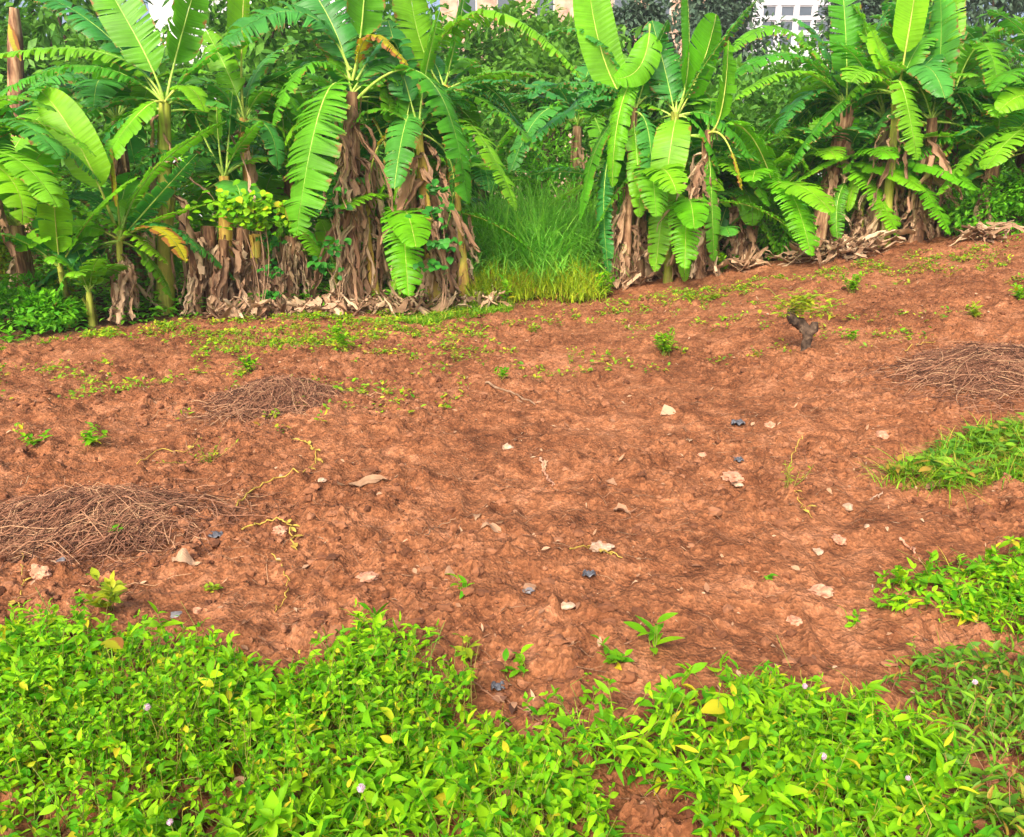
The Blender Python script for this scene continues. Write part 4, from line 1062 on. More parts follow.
leaf_field(lv, c, rand_dirs(NR.uniform(0, 6.28, n), NR.uniform(-.1, .6, n)), np.tile([[0, 0, 1.0]], (n, 1)) + NR.normal(0, .2, (n, 3)), NR.uniform(.05, .09, n), NR.uniform(.02, .035, n))
lv.build('leaves', M['weedy'], t)
sk = MB(); stem_field(sk, np.tile(at(791, 311, Y), (14, 1)), c[:14], .005); sk.build('shoots', M['stalk'], t)

# mimosa-like pink flower heads
def flower(label, px, py, up, r):
    g = ground_at(px, py); d = ray(px, py)
    # place the head above the weeds along the same bearing, nearer to the viewer by its height
    tt = (CAMZ - (g[2] + up)) / -d[2] if d[2] < 0 else 1
    Hd = np.array([d[0] * tt, d[1] * tt, CAMZ + d[2] * tt]); Bs = drop(Hd[0] + .01, Hd[1] + .01)
    root = thing('flower', label, 'flower', Bs, 'pale pink flower heads among the weeds')
    s = MB(); tube(s, [Bs, (Bs + Hd) / 2 + [.01, 0, 0], Hd], .0016, 5); s.build('stem', M['stalk'], root)
    h = MB(); n = 140; dirs = NR.normal(0, 1, (n, 3)); dirs /= np.linalg.norm(dirs, axis=1, keepdims=True)
    V0, F0 = ICO2; h.add(V0 * r * .62 + Hd, F0)
    stem_field(h, Hd + dirs * r * .3, Hd + dirs * r, .0011)
    h.build('petals', M['flower'], root)
flower('largest pale pink flower head among the weeds, bottom centre-left', 361, 788, .17, .0105)
flower('pale pink flower head in the left weeds, under the large yellowish leaf', 147, 707, .17, .0095)
flower('pale pink flower head in the middle of the right weeds', 823, 756, .17, .0095)
flower('whitish flower head at the upper edge of the right weeds', 805, 686, .15, .008)
flower('whitish flower head among the dull weeds at lower right', 975, 682, .15, .008)
flower('small pink flower head at the bottom edge of the left weeds', 170, 822, .16, .0075)
flower('small dull pink flower bud in the right weeds near the yellow buds', 908, 778, .15, .0065)

# one large yellowish leaf on a weed
B = ground_at(112, 690); r_ = thing('weed_plant', 'weed with one large pale yellow leaf standing out of the left weeds', 'weed', B, 'single weeds on the bare soil')
mb = MB(); leaf_field(mb, np.array([B + [0, 0, .17]]), np.array([[.8, -.5, .2]]), np.array([[0, 0, 1.0]]), [.085], [.062], .2, .15, 7); mb.build('leaf', M['yell'], r_)
mb = MB(); tube(mb, [B - [0, 0, .01], B + [.01, 0, .1], B + [0, 0, .17]], .002, 5); mb.build('stem', M['stalk'], r_)

# ------------------------------------------------------------------ shrubs, tall grass, creepers behind the field edge
def shrub(label, px, py, Y, rx, h, n, leafL, mat, name='shrub', elong=2.0, group=None, ry=None, stems=9, up=.4):
    p = at(px, py, Y); B = drop(p[0], p[1]); root = thing(name, label, 'shrub', B, group)
    ry = ry or rx * .8
    nb = 9; cen = NR.uniform(-1, 1, (nb, 3)) * [rx * .7, ry * .7, h * .32] + B + [0, 0, h * .52]
    w = NR.integers(0, nb, n); d = NR.normal(0, 1, (n, 3)); d /= np.linalg.norm(d, axis=1, keepdims=True)
    P = cen[w] + d * (NR.uniform(.5, 1.05, n) ** .6)[:, None] * np.array([rx * .5, ry * .5, h * .36])
    P[:, 2] = np.maximum(P[:, 2], ground_h(P[:, 0], P[:, 1]) + .02)
    D = d + NR.normal(0, .5, (n, 3)) + [0, 0, up * .3]
    L = leafL * NR.uniform(.6, 1.3, n); mb = MB()
    leaf_field(mb, P, D, np.tile([[0, 0, 1.0]], (n, 1)) + NR.normal(0, .3, (n, 3)), L, L / elong, NR.uniform(.1, .4, n), .2, 4)
    mb.build('foliage', M[mat], root)
    st = MB(); A = np.tile(B, (stems, 1)) + NR.normal(0, .06, (stems, 3)) * [1, 1, 0]
    stem_field(st, A, cen[NR.integers(0, nb, stems)], .009, NR.normal(0, .05, stems)); st.build('stems', M['stick'], root)
    return root
shrub('bright leafy shrub at the right edge below the wide drooping leaves', 985, 229, 11.7, .65, .7, 3000, .075, 'shrub')
shrub('bright leafy shrub cut by the right edge of the frame', 1045, 226, 11.6, .6, .85, 2400, .08, 'shrub')
shrub('low green leafy shrub at the left edge under the leftmost young plant', 30, 335, 9.1, .6, .42, 2400, .075, 'shrub')
shrub('yellow-green shrub behind the leftmost young plant, at the left edge', 20, 320, 10.2, .7, 1.5, 3200, .06, 'shrub_y')
shrub('dark green shrub in the gap left of the leaning pinkish-brown trunk', 785, 262, 12.4, .5, .6, 1800, .075, 'shrub')
shrub('fine-leaved green sapling standing over the tall grass in the middle', 560, 290, 14.2, .9, 2.5, 3600, .085, 'shrub', elong=3)

HEDGE = [(-7.4, 15.5, 'at the far left'), (-5.6, 16.6, 'behind the leftmost young banana'), (-3.9, 15.9, 'behind the fan of yellow petioles'), (-2.3, 16.8, 'behind the short thick dry trunk'),
         (-.7, 16.0, 'behind the central clump of trunks'), (.9, 16.9, 'behind the tall grass'), (2.6, 16.2, 'behind the drooping yellow-green leaf'), (4.3, 17.0, 'behind the low banana with the pointed leaf'), (6.1, 16.3, 'behind the leaning pinkish trunk'), (8.0, 16.8, 'at the far right')]
for (hx, hy, wh) in HEDGE:
    q = project(np.array([hx, hy, 0.3])); shrub('dark tall bush filling the shade ' + wh, q[0], q[1], hy, 1.35, RNG.uniform(2.1, 2.9), 3000, .15, 'tree', 'bush', group='dark bushes behind the banana grove')

# round-leaved creepers
def creeper(label, spots, mat='vineleaf', n=120, L=.09):
    P = []
    for (px, py, Y, s) in spots:
        c = at(px, py, Y); P.append(c + NR.normal(0, 1, (n, 3)) * [s, s * .5, s * .55])
    P = np.concatenate(P); m = len(P); B = drop(P[:, 0].mean(), P[:, 1].mean() + .1)
    root = thing('creeper', label, 'creeper', B, 'creepers on the banana trunks')
    mb = MB(); LL = L * NR.uniform(.6, 1.2, m)
    leaf_field(mb, P, rand_dirs(NR.uniform(PI, 2 * PI, m), NR.uniform(-.9, .4, m)), np.tile([[0, -.5, 1.0]], (m, 1)) + NR.normal(0, .3, (m, 3)), LL, LL * .85, .2, .1, 5, .7)
    mb.build('leaves', M[mat], root)
    st = MB()
    for (px, py, Y, s) in spots:
        c = at(px, py, Y); tube(st, bez(B, (B + c) / 2 + [.08, .05, 0], c, 8), .006, 5)
    st.build('stem', M['stick'], root)
creeper('bright round-leaved creeper topping the clump of cut trunks', [(232, 207, 9.6, .17), (252, 204, 9.6, .15), (262, 215, 9.7, .14)], 'weed', 110, .085)
creeper('dark round-leaved creeper climbing the trunk with the pale twisted dead leaf', [(436, 188, 9.6, .09), (430, 210, 9.6, .1), (440, 242, 9.6, .08), (437, 265, 9.6, .09)], 'vineleaf', 22, .09)
creeper('dark creeper with drooping leaves on the left side of the tallest central trunk', [(330, 190, 9.7, .1), (326, 205, 9.7, .1), (322, 262, 9.8, .08), (334, 245, 9.7, .08)], 'vineleaf', 20, .085)
creeper('trailing green creeper between the clump of cut trunks and the short thick dry trunk', [(270, 240, 9.9, .07), (272, 270, 9.9, .07), (268, 295, 9.9, .06)], 'vineleaf', 28, .07)

# tall grass behind the middle gap
def tall_grass(label, x0, x1, y0, y1, n, L, name='tall_grass', mat='cane', wd=.022, cat='tall grass', lift=.35):
    x = NR.uniform(x0, x1, n); y = NR.uniform(y0, y1, n)
    P = np.stack([x, y, ground_h(x, y) + NR.uniform(0, lift, n)], 1); kk = NR.random(n) < .25 + 1.2 * vnoise(x * 3, y * 3, 140); P = P[kk]; n = len(P); mb = MB()
    fr = sstep(0, .9, P[:, 1] - y0 - .7 * vnoise(P[:, 0] * 2.3, P[:, 0] * 0 + y0, 141) + .15); fr *= sstep(0, .45, np.minimum(P[:, 0] - x0, x1 - P[:, 0]) + .1); kk = NR.random(n) < fr * 1.1 + .05; P = P[kk]; fr = fr[kk]; n = len(P)
    blade_field(mb, P, NR.uniform(0, 6.28, n), NR.uniform(.8, 1.5, n), (.35 + .65 * fr) * L * NR.uniform(.5, 1.1, n), .75 * wd * NR.uniform(.6, 1.6, n), NR.uniform(.15, .75, n))
    o = mb.build(name, M[mat]); tag(o, label, cat, kind='stuff')
tall_grass('yellow-green weedy grass at the field edge below the tall reed-like grass', -.6, 1.2, 10.2, 11.9, 11000, .6, 'weedy_grass', 'shrub_y', .014, 'weeds', .16)
tall_grass('tall reed-like grass seen through the gap in the middle of the banana row', -.75, 1.5, 11.2, 13.2, 17000, 1.7, wd=.032)

# undergrowth between and behind the plants
def undergrowth():
    n = 70000; x = NR.uniform(-8.5, 9, n); y = NR.uniform(8, 16, n); d = y - edge_y(x)
    k = (d > .25 + .3 * vnoise(x * 2, y * 2, 44)) & (vnoise(x * 1.5, y * 1.5, 45) > .22); x, y = x[k], y[k]; n = len(x)
    z = ground_h(x, y) + NR.random(n) ** 1.5 * (.22 + 1.1 * sstep(0.6, 3.0, y - edge_y(x)) * (.4 + vnoise(x * 1.2, y * 1.2, 46))); L = NR.uniform(.05, .12, n); mb = MB()
    leaf_field(mb, np.stack([x, y, z], 1), rand_dirs(NR.uniform(0, 6.28, n), NR.uniform(-.2, .8, n)), np.tile([[0, 0, 1.0]], (n, 1)) + NR.normal(0, .25, (n, 3)), L, L * .5, .3, .2, 4)
    o = mb.build('undergrowth', M['shrub']); tag(o, 'low green undergrowth on the ground between the banana plants', 'undergrowth', kind='stuff')
undergrowth()

# dry banana-leaf litter at the foot of the trunks
def litter_mesh(xy, L, w, mb, lift=.05, steep=.25):
    for (x, y) in xy:
        az = RNG.uniform(0, 6.28); l = L * RNG.uniform(.4, 1.2); ww = w * RNG.uniform(.5, 1.3); n = 7
        d = np.array([math.cos(az), math.sin(az)]); s = np.array([-d[1], d[0]]); ph = RNG.uniform(0, 6); V, uv = [], []
        tilt = RNG.uniform(-steep, steep) * 2; cr = RNG.uniform(.2, 1.3)
        z0 = lift * RNG.random() + .01
        for i in range(n):
            t = i / (n - 1); c = np.array([x, y]) + d * l * (t - .5) + s * .06 * l * math.sin(ph + 3 * t)
            wi = ww * math.sin(PI * (.1 + .85 * t)) * .5
            for b in (-1, -.5, 0, .5, 1):
                q = c + s * wi * b; zz = float(ground_h(q[0], q[1])) + z0 + tilt * (t - .5) * l * .6 + .5 * ww * abs(math.sin(b * 2 + ph)) * cr + .25 * ww * math.sin(4 * t + ph) + RNG.gauss(0, .006)
                V.append((q[0], q[1], max(zz, float(ground_h(q[0], q[1])) + .004))); uv.append((t * l, (b + 1) * .2))
        mb.add(V, [(i * 5 + k, i * 5 + k + 1, i * 5 + k + 6, i * 5 + k + 5) for i in range(n - 1) for k in range(4)], uv, RNG.choice([0, 0, 0, 1]))
def leaf_litter():
    xy = []
    for (px0, px1, cnt) in [(95, 160, 90), (160, 330, 260), (330, 500, 300), (590, 640, 60), (640, 760, 110), (800, 950, 60)]:
        for _ in range(cnt):
            x = np.interp(RNG.uniform(px0, px1), [a for a, b in EDGE_PX], EX)
            if RNG.random() > 2.6 * float(vnoise(x * 1.9, 7.7, 78)) - .55: continue
            xy.append((x, float(edge_y(x)) + abs(RNG.gauss(0, .45)) - .10 + .25 * float(vnoise(x * 2.2, 3.3, 77)) - .2))
    mb = MB(); litter_mesh(xy[::2], .36, .09, mb, .10, .7); litter_mesh(xy[1::2], .30, .045, mb, .13, 1.0)
    o = mb.build('leaf_litter', [M['dead'], M['dead_pale']]); tag(o, 'brown and tan dry leaf litter strewn around the feet of the banana trunks', 'leaf litter', kind='stuff')
leaf_litter()
def leaf_heap(label, px, py, rx, ry, n, hh):
    c = ground_at(px, py); mb = MB(); xy = []
    for _ in range(n): xy.append((c[0] + RNG.gauss(0, rx * .5), c[1] + RNG.gauss(0, ry * .5)))
    litter_mesh(xy[::3], .45, .085, mb, hh, .5); litter_mesh(xy[1::3], .5, .04, mb, hh, .6); litter_mesh(xy[2::3], .3, .05, mb, hh, .8); o = mb.build('dry_leaf_heap', [M['dead'], M['dead_pale']], loc=c); tag(o, label, 'heap of leaves')
leaf_heap('heap of long dry tan banana leaves atop the bank, under the leaning trunk', 842, 258, .72, .30, 130, .18)
leaf_heap('small heap of dry grey leaves on the slope crest at upper right', 985, 240, .28, .16, 40, .12)

# heaps of dry vines
def vine_heap(label, px, py, rx, ry, hh, n, main_az, spread, r=(.0018, .004)):
    c = ground_at(px, py); mb = MB()
    for _ in range(n):
        a = main_az + RNG.gauss(0, spread); l = RNG.uniform(.12, .62) * rx * 1.5
        sc_ = 1.0 if RNG.random() < .7 else 1.9; x = c[0] + RNG.gauss(0, rx * .40 * sc_) ; y = c[1] + RNG.gauss(0, ry * .40 * sc_)
        u = math.exp(-((x - c[0]) / rx) ** 2 - ((y - c[1]) / ry) ** 2)
        z1 = hh * u * RNG.random(); pts = []
        bow = RNG.gauss(0, .55)
        for i in range(7):
            t = i / 6 - .5; qx = x + math.cos(a) * l * t - math.sin(a) * bow * l * (t * t - .08); qy = y + math.sin(a) * l * t + math.cos(a) * bow * l * (t * t - .08)
            pts.append((qx, qy, float(mound_h(qx, qy)) + .008 + z1 * (1 - 2.6 * t * t) + RNG.gauss(0, .012)))
        tube(mb, pts, RNG.uniform(*r), 4, False)
    o = mb.build('dry_vine_heap', M['vine_dry'], loc=c); tag(o, label, 'vine heap', 'heaps of dry vines and roots'); return o
vine_heap('wide flat heap of combed-down dry brown stalks on the left of the field', 95, 516, .55, .32, .10, 1900, .75, .8, (.0006, .0026))
vine_heap('dark tangled heap of dry brown roots on far soil below the central clump', 283, 400, .46, .34, .14, 1900, .2, 1.2, (.0008, .0030))
vine_heap('dark heap of dry brush at the right edge of the slope', 1000, 368, .70, .55, .09, 1700, .1, .9, (.0009, .0030))

def strand(label, pts, r, mat, name='dry_vine', sub=None, lift=.012, group='single dry vines and sticks on the soil', cat='vine', leaves=0):
    P = [ground_at(*p[:2]) + [0, 0, lift + (p[2] if len(p) > 2 else 0)] for p in pts]; P = np.array(P)
    k = len(P); s = np.linspace(0, k - 1, 6 * k); Q = np.stack([np.interp(s, np.arange(k), P[:, j]) for j in range(3)], 1)
    for _ in range(3): Q[1:-1] = (Q[:-2] + 2 * Q[1:-1] + Q[2:]) / 4
    Q[1:-1] += NR.normal(0, .0055, Q[1:-1].shape)
    g = ground_h(Q[:, 0], Q[:, 1]) + r * .6; Q[:, 2] = np.maximum(Q[:, 2], g)
    c = P[0]; mb = MB(); tube(mb, Q, np.linspace(r * .7, r * .4, len(Q)), 6, True, .1)
    if leaves:
        idx = NR.integers(len(Q) // 2, len(Q), leaves); az = NR.uniform(0, 6.28, leaves); L = NR.uniform(.03, .06, leaves)
        leaf_field(mb, Q[idx], rand_dirs(az, NR.uniform(0, .6, leaves)), np.tile([[0, 0, 1.0]], (leaves, 1)), L, L * .5)
    o = mb.build(name, M[mat], loc=c); tag(o, label, cat, group); return o
strand('yellow vine curving over the soil right of the wide stalk heap', [(234, 511), (252, 492), (275, 480), (305, 474), (318, 464), (314, 448), (300, 442)], .006, 'vine_yellow', leaves=9)
strand('upright yellow vine at the left edge by the wide stalk heap', [(16, 504), (17, 530), (22, 556), (24, 585), (20, 610)], .005, 'vine_yellow', leaves=4)
strand('thin yellow vine looping down the soil left of centre', [(272, 556), (290, 582), (288, 598), (275, 615)], .0035, 'vine_yellow')
strand('short thick yellow vine lying right of the wide stalk heap', [(242, 532), (262, 524), (288, 522), (292, 540), (297, 552)], .006, 'vine_yellow', leaves=7)
strand('yellow tendril in front of the yellowish straggling weed', [(137, 466), (160, 450), (185, 455), (200, 440)], .004, 'vine_yellow', leaves=4)
strand('long straight brown stick lying on the far soil', [(486, 384), (510, 394), (535, 406)], .013, 'stick', 'stick', cat='stick')
strand('yellow curved vine beside the flat pale stone in the centre', [(570, 551), (590, 548), (608, 555), (622, 560)], .005, 'vine_yellow', leaves=4)
strand('thin dry stalk bent over the soil near the centre seedling', [(425, 537), (440, 528), (456, 520)], .004, 'stick', 'stick', cat='stick')
strand('pale twig lying below the grassy patch at right', [(870, 502), (882, 494)], .006, 'stone_pale', 'twig', cat='twig')
strand('curved dry root at the left side of the trailing weeds on the right', [(900, 540), (912, 552), (922, 566)], .009, 'stone_tan', 'root', cat='root')
strand('yellow vine hanging over the soil beside the thin yellow weed stalks', [(800, 458, .12), (792, 470, .1), (786, 486, .02), (800, 505), (812, 520)], .004, 'vine_yellow', leaves=4)
strand('forked brown twig between the left and right weeds', [(556, 718), (572, 716), (588, 712)], .006, 'vine_dry', 'twig', cat='twig')
strand('brown creeping stem along the edge of the left weeds', [(430, 652), (455, 676), (490, 698), (530, 714), (548, 740)], .005, 'vine_dry', leaves=10)
strand('dry crooked root sticking up in soil right of the dry leaf', [(540, 460), (543, 470), (548, 480), (552, 488)], .010, 'stone_tan', 'root', cat='root')
strand('yellow grass stalk on the far slope beside the gnarled stump', [(905, 352), (918, 345), (935, 343)], .006, 'vine_yellow', 'stalk', cat='stalk')

# stones, scraps and dry leaves one can point at
def stone(label, px, py, wpx, mat, flat=.6, name='stone', cat='stone', group='stones on the soil'):
    p = ground_at(px, py); dist = np.linalg.norm(p - [0, 0, CAMZ]); R = wpx * .5 * dist / FPX
    mb = MB(); rocks(mb, np.array([[p[0], p[1], p[2] + R * flat * .12]]), [R * .85], flat, .6, ICO3 if wpx > 14 else ICO2)
    o = mb.build(name, M[mat], loc=p, smooth=False); tag(o, label, cat, group)
stone('small cream stone in the middle of the field', 508, 448, 11, 'stone_pale', .8)
stone('flat pale stone beside a yellow curved vine', 601, 547, 22, 'stone_pale', .35)
stone('pinkish stone lying right of the blue-grey scrap', 770, 427, 15, 'stone_tan', .5)
stone('reddish stone with the black scrap behind it', 733, 478, 22, 'stone_tan', .7)
stone('small pale yellow stone right of the reddish stone', 738, 487, 11, 'stone_pale', .6)
stone('cream stone below the thin yellow weed stalks', 847, 508, 13, 'stone_pale', .6)
stone('small pale stone above the flat tan stones at right', 867, 527, 8, 'stone_pale', .7)
stone('wide flat tan stone at right of the field', 838, 540, 20, 'stone_tan', .45)
stone('pale stone just under the wide flat tan stone', 819, 552, 12, 'stone_pale', .6)
stone('flat tan slab near the upper edge of the right weeds', 821, 593, 25, 'stone_tan', .4)
stone('flat pale stone right above the right weeds', 795, 621, 22, 'stone_tan', .35)
stone('pebble on the slope between the pinkish stone and the grassy patch', 882, 436, 13, 'stone_tan', .5)
stone('blue-grey stone at the foot of the wide stalk heap', 61, 563, 11, 'stone_grey', .8)
stone('tan rock at the left edge below the wide stalk heap', 40, 574, 17, 'stone_tan', .7)
stone('grey stone at the upper rim of the left weeds', 177, 615, 11, 'stone_grey', .7)
stone('pinkish stone beside the grey stone at the rim of the left weeds', 197, 612, 12, 'stone_tan', .8)
stone('small pale stone near the end of the yellow vine', 322, 480, 9, 'stone_pale', .6)
stone('pale stone by the left end of the yellow vine over the soil', 280, 532, 16, 'stone_tan', .6)
stone('flat tan stone left of the centre seedling', 368, 577, 22, 'stone_tan', .35)
stone('tan stone on the slope right of centre', 702, 456, 10, 'stone_tan', .6)
stone('pale orange stone in the foreground soil under the grey scrap', 566, 606, 14, 'stone_pale', .5)
stone('small grey stone beside the dark scrap in the centre foreground', 528, 592, 12, 'stone_grey', .5)
stone('dark grey stone in the upper corner of the left dry vine heap', 43, 528, 15, 'stone_grey', .5)
stone('grey rock in the undergrowth at the left edge', 5, 285, 24, 'stone_grey', .9)

def scrap(label, px, py, wpx, mat, name='plastic_scrap', cat='scrap'):
    p = ground_at(px, py); dist = np.linalg.norm(p - [0, 0, CAMZ]); S = .62 * wpx * dist / FPX; n = 9; V, uv = [], []
    for i in range(n):
        for j in range(n):
            u, v = i / (n - 1) - .5, j / (n - 1) - .5
            k = 1 - .25 * abs(u) - .3 * abs(v)
            V.append((p[0] + S * u * k + RNG.gauss(0, S * .03), p[1] + S * v * .8 * k, p[2] + .012 + S * (.16 * math.cos(u * 9) * math.sin(v * 7 + 1) + .25 * (.25 - u * u)) + RNG.gauss(0, S * .03))); uv.append((u, v))
    mb = MB(); mb.add(V, [(i * n + j, i * n + j + 1, (i + 1) * n + j + 1, (i + 1) * n + j) for i in range(n - 1) for j in range(n - 1)], uv)
    o = mb.build(name, M[mat], loc=p); so = o.modifiers.new('thick', 'SOLIDIFY'); so.thickness = .002
    tag(o, label, cat)
scrap('blue-grey scrap of plastic lying on the red soil right of centre', 738, 425, 24, 'plastic')
scrap('black scrap of plastic behind the reddish stone', 738, 462, 19, 'plastic')
scrap('grey crumpled scrap on the foreground soil, centre', 589, 577, 26, 'plastic')
scrap('dark flat scrap lying at the lower end of the left vine heap', 216, 538, 26, 'plastic')
scrap('dark scrap half buried at the edge of the left weeds', 498, 690, 26, 'plastic')

def dry_leaf(label, px, py, L, w, az, mat='dead_pale'):
    L *= .72; w *= .66
    p = ground_at(px, py); mb = MB(); n = 9; V, uv = [], []; d = np.array([math.cos(az), math.sin(az)]); s = np.array([-d[1], d[0]])
    for i in range(n):
        t = i / (n - 1); c = p[:2] + d * L * (t - .5) + s * .08 * L * math.sin(4 * t); wi = w * math.sin(PI * (.08 + .86 * t)) * .5 * RNG.uniform(.8, 1.2)
        for b in (-1, -.5, 0, .5, 1):
            q = c + s * wi * b
            V.append((q[0], q[1], float(ground_h(q[0], q[1])) + .006 + .35 * w * abs(b) ** 1.5 * RNG.uniform(.2, 1) + .15 * w * math.sin(5 * t))); uv.append((t * L, (b + 1) * .2))
    mb.add(V, [(i * 5 + k, i * 5 + k + 1, i * 5 + k + 6, i * 5 + k + 5) for i in range(n - 1) for k in range(4)], uv)
    o = mb.build('dry_leaf', M[mat], loc=p); tag(o, label, 'dry leaf', 'single dry leaves on the soil')
dry_leaf('long curled dry banana leaf lying left of centre', 368, 488, .44, .06, .45, 'dead')
dry_leaf('large curled tan dry leaf below the wide stalk heap', 187, 563, .16, .07, .3, 'dead_pale')
dry_leaf('crumpled cream dry leaf near the middle of the field', 491, 528, .13, .08, .2)
dry_leaf('small brown dry leaf left of the crumpled cream one', 478, 518, .08, .05, 1.2, 'dead')
dry_leaf('pale crumpled leaf on the soil right of the lone bushy weed', 668, 415, .15, .08, .3)
dry_leaf('pale flat leaf scrap right of centre above the flat pale stone', 622, 513, .12, .09, .1)
dry_leaf('dry tan leaf at the lower rim of the grassy patch', 936, 489, .16, .08, .1)
dry_leaf('long pale dry leaf on the slope left of the dry brush', 935, 362, .34, .07, .25)
dry_leaf('yellow-tan dry leaf on foreground soil left of the grey scrap', 530, 590, .10, .06, .9, 'dead_pale')
dry_leaf('small tan dry leaf right of the long curled one, pointing up', 545, 466, .12, .05, 1.4, 'dead')
dry_leaf('brown dry leaf standing in the soil below the blue-grey scrap', 690, 442, .14, .05, 1.3, 'dead')
dry_leaf('tan dry leaf on the soil left of the crooked root', 611, 484, .09, .04, -.3, 'dead_pale')
dry_leaf('orange-tan leaf near the flat tan stone of the foreground', 450, 575, .06, .05, .4, 'dead_pale')

def soil_debris():       # broken straw and leaf bits, far too many to count
    n = 7000; x = NR.uniform(-6, 7, n); y = 1.8 + 8 * NR.random(n) ** 1.3; k = (y < edge_y(x)) ; x, y = x[k], y[k]; n = len(x)
    mb = MB(); L = .008 + .034 * NR.random(n) ** 2.2; P = np.stack([x, y, ground_h(x, y) + .008], 1)
    az = NR.uniform(0, 6.28, n)
    leaf_field(mb, P, rand_dirs(az, NR.normal(.05, .15, n)), np.tile([[0, 0, 1.0]], (n, 1)) + NR.normal(0, .4, (n, 3)), L, L * NR.uniform(.10, .7, n), NR.normal(0, .5, n), .5, 4)
    m = 5000; x = NR.uniform(-6, 7, m); y = 1.8 + 8 * NR.random(m) ** 1.3; a = NR.uniform(0, 6.28, m); l = NR.uniform(.03, .13, m)
    A = np.stack([x, y, ground_h(x, y) + .007], 1); x2 = x + np.cos(a) * l; y2 = y + np.sin(a) * l; B = np.stack([x2, y2, ground_h(x2, y2) + .012], 1)
    kk = (y < edge_y(x)) & (NR.random(m) < .15 + 1.2 * sstep(.45, .75, vnoise(x * 1.3, y * 1.3, 120))); stem_field(mb, A[kk], B[kk], .0012, NR.normal(0, .012, kk.sum()), mi=2)
    o = mb.build('soil_debris', [M['chaff'], M['vine_dry'], M['stick']]); tag(o, 'bits of straw, root and dry leaf strewn over the red soil', 'debris', kind='stuff')
soil_debris()

# ------------------------------------------------------------------ trees behind and buildings
def tree(label, px, py, Y, rpx, rpy, n, leafL, mat, name='tree', group='trees behind the banana grove', blobs=34, gap=.35):
    c = at(px, py, Y); rx = rpx * Y / FPX; rz = rpy * Y / FPX; ry = rx * .8
    B = drop(c[0], c[1]); root = thing(name, label, 'tree', B, group)
    tr = MB(); top = c - [0, 0, rz * .2]
    pts = bez(B - [0, 0, .1], (B + top) / 2 + [RNG.uniform(-.2, .2), 0, 0], top, 9); tube(tr, pts, np.linspace(.2, .09, 9) * max(.6, rx / 2.5), 9, True, .08)
    d = NR.normal(0, 1, (blobs, 3)); d /= np.linalg.norm(d, axis=1, keepdims=True)
    cen = c + d * (NR.uniform(.25, .85, blobs))[:, None] * [rx, ry, rz]
    for q in cen[:12]:
        tube(tr, bez(pts[5], (pts[5] + q) / 2 + [0, 0, -.15], q, 6), np.linspace(.07, .02, 6), 6, False)
    tr.build('trunk', M['bark'], root)
    w = NR.integers(0, blobs, n); dd = NR.normal(0, 1, (n, 3)); dd /= np.linalg.norm(dd, axis=1, keepdims=True)
    br = NR.uniform(.22, .40, blobs)[w]
    P = cen[w] + dd * (NR.uniform(.3, 1.1, n) ** .6 * br)[:, None] * [rx, ry, rz * .8]
    L = leafL * NR.uniform(.6, 1.4, n); mb = MB()
    leaf_field(mb, P, dd + NR.normal(0, .6, (n, 3)) + [0, 0, -.25], np.tile([[0, 0, 1.0]], (n, 1)) + NR.normal(0, .4, (n, 3)), L, L * .5, .2, .15, 3)
    mb.build('crown', M[mat], root); return root
tree('dark broadleaf tree at the upper left corner', 30, 10, 20, 150, 150, 7000, .24, 'tree')
tree('dense dark tree low behind the fan of yellow petioles', 120, 120, 18, 120, 130, 6000, .22, 'tree')
tree('dark tree with sky-lit gaps right of the white wall at upper left', 245, 30, 19, 62, 70, 3200, .20, 'tree')
tree('dense tree behind the tallest central plant', 330, 110, 18, 120, 140, 7000, .22, 'tree')
tree('leafy tree over the long arched leaf, left of the tan building', 420, 70, 21, 70, 90, 4200, .22, 'tree')
tree('light green tree in the middle above the tall grass', 545, 110, 19, 110, 68, 5200, .20, 'tree_l')
tree('dense low tree behind the drooping yellow-green leaf', 660, 110, 19, 100, 75, 5000, .20, 'tree')
tree('pale green bushy tree in front of the tan brick building, under the arched leaf', 540, 54, 22, 115, 48, 7500, .2, 'tree_l')
tree('grey-green feathery tree left of the white apartment block', 722, 25, 30, 70, 90, 8000, .20, 'conifer', gap=.2)
tree('grey-green tree rising right of the white apartment block', 872, 5, 30, 50, 90, 5200, .20, 'conifer')
tree('dark tree low behind the leaning pinkish-brown trunk', 800, 115, 19, 130, 70, 6000, .20, 'tree')
tree('broadleaf tree behind the squared-off pale leaf', 930, 80, 20, 90, 100, 5200, .22, 'tree')
tree('grey-green tree at the upper right corner', 1000, 20, 27, 95, 110, 7500, .2, 'conifer')
tree('dark tree low behind the shrubs at the right edge', 1020, 140, 18, 110, 90, 4600, .20, 'tree')
tree('small dark tree between the tan building and the grey-green feathery tree', 640, 30, 26, 44, 36, 2600, .2, 'conifer')

# rough pole-like bare trunk at upper left
B = at(22, 200, 13); B = drop(B[0], B[1]); t = thing('dead_trunk', 'bare reddish-brown dead trunk at the upper left edge with one yellow strip', 'dead trunk', B)
mb = MB(); tube(mb, [B - [0, 0, .1], at(16, 100, 13), at(15, 40, 13), at(14, 8, 13)], [.13, .11, .10, .06], 10, True, .08); mb.build('trunk', M['stem_dry'], t)
mb = MB(); P = np.array([at(9, 24, 12.9)]); leaf_field(mb, P, np.array([[.25, -.2, -1.0]]), np.array([[0, -1.0, .3]]), [.5], [.12], .1, .2, 6); mb.build('hanging_leaf', M['yell'], t)

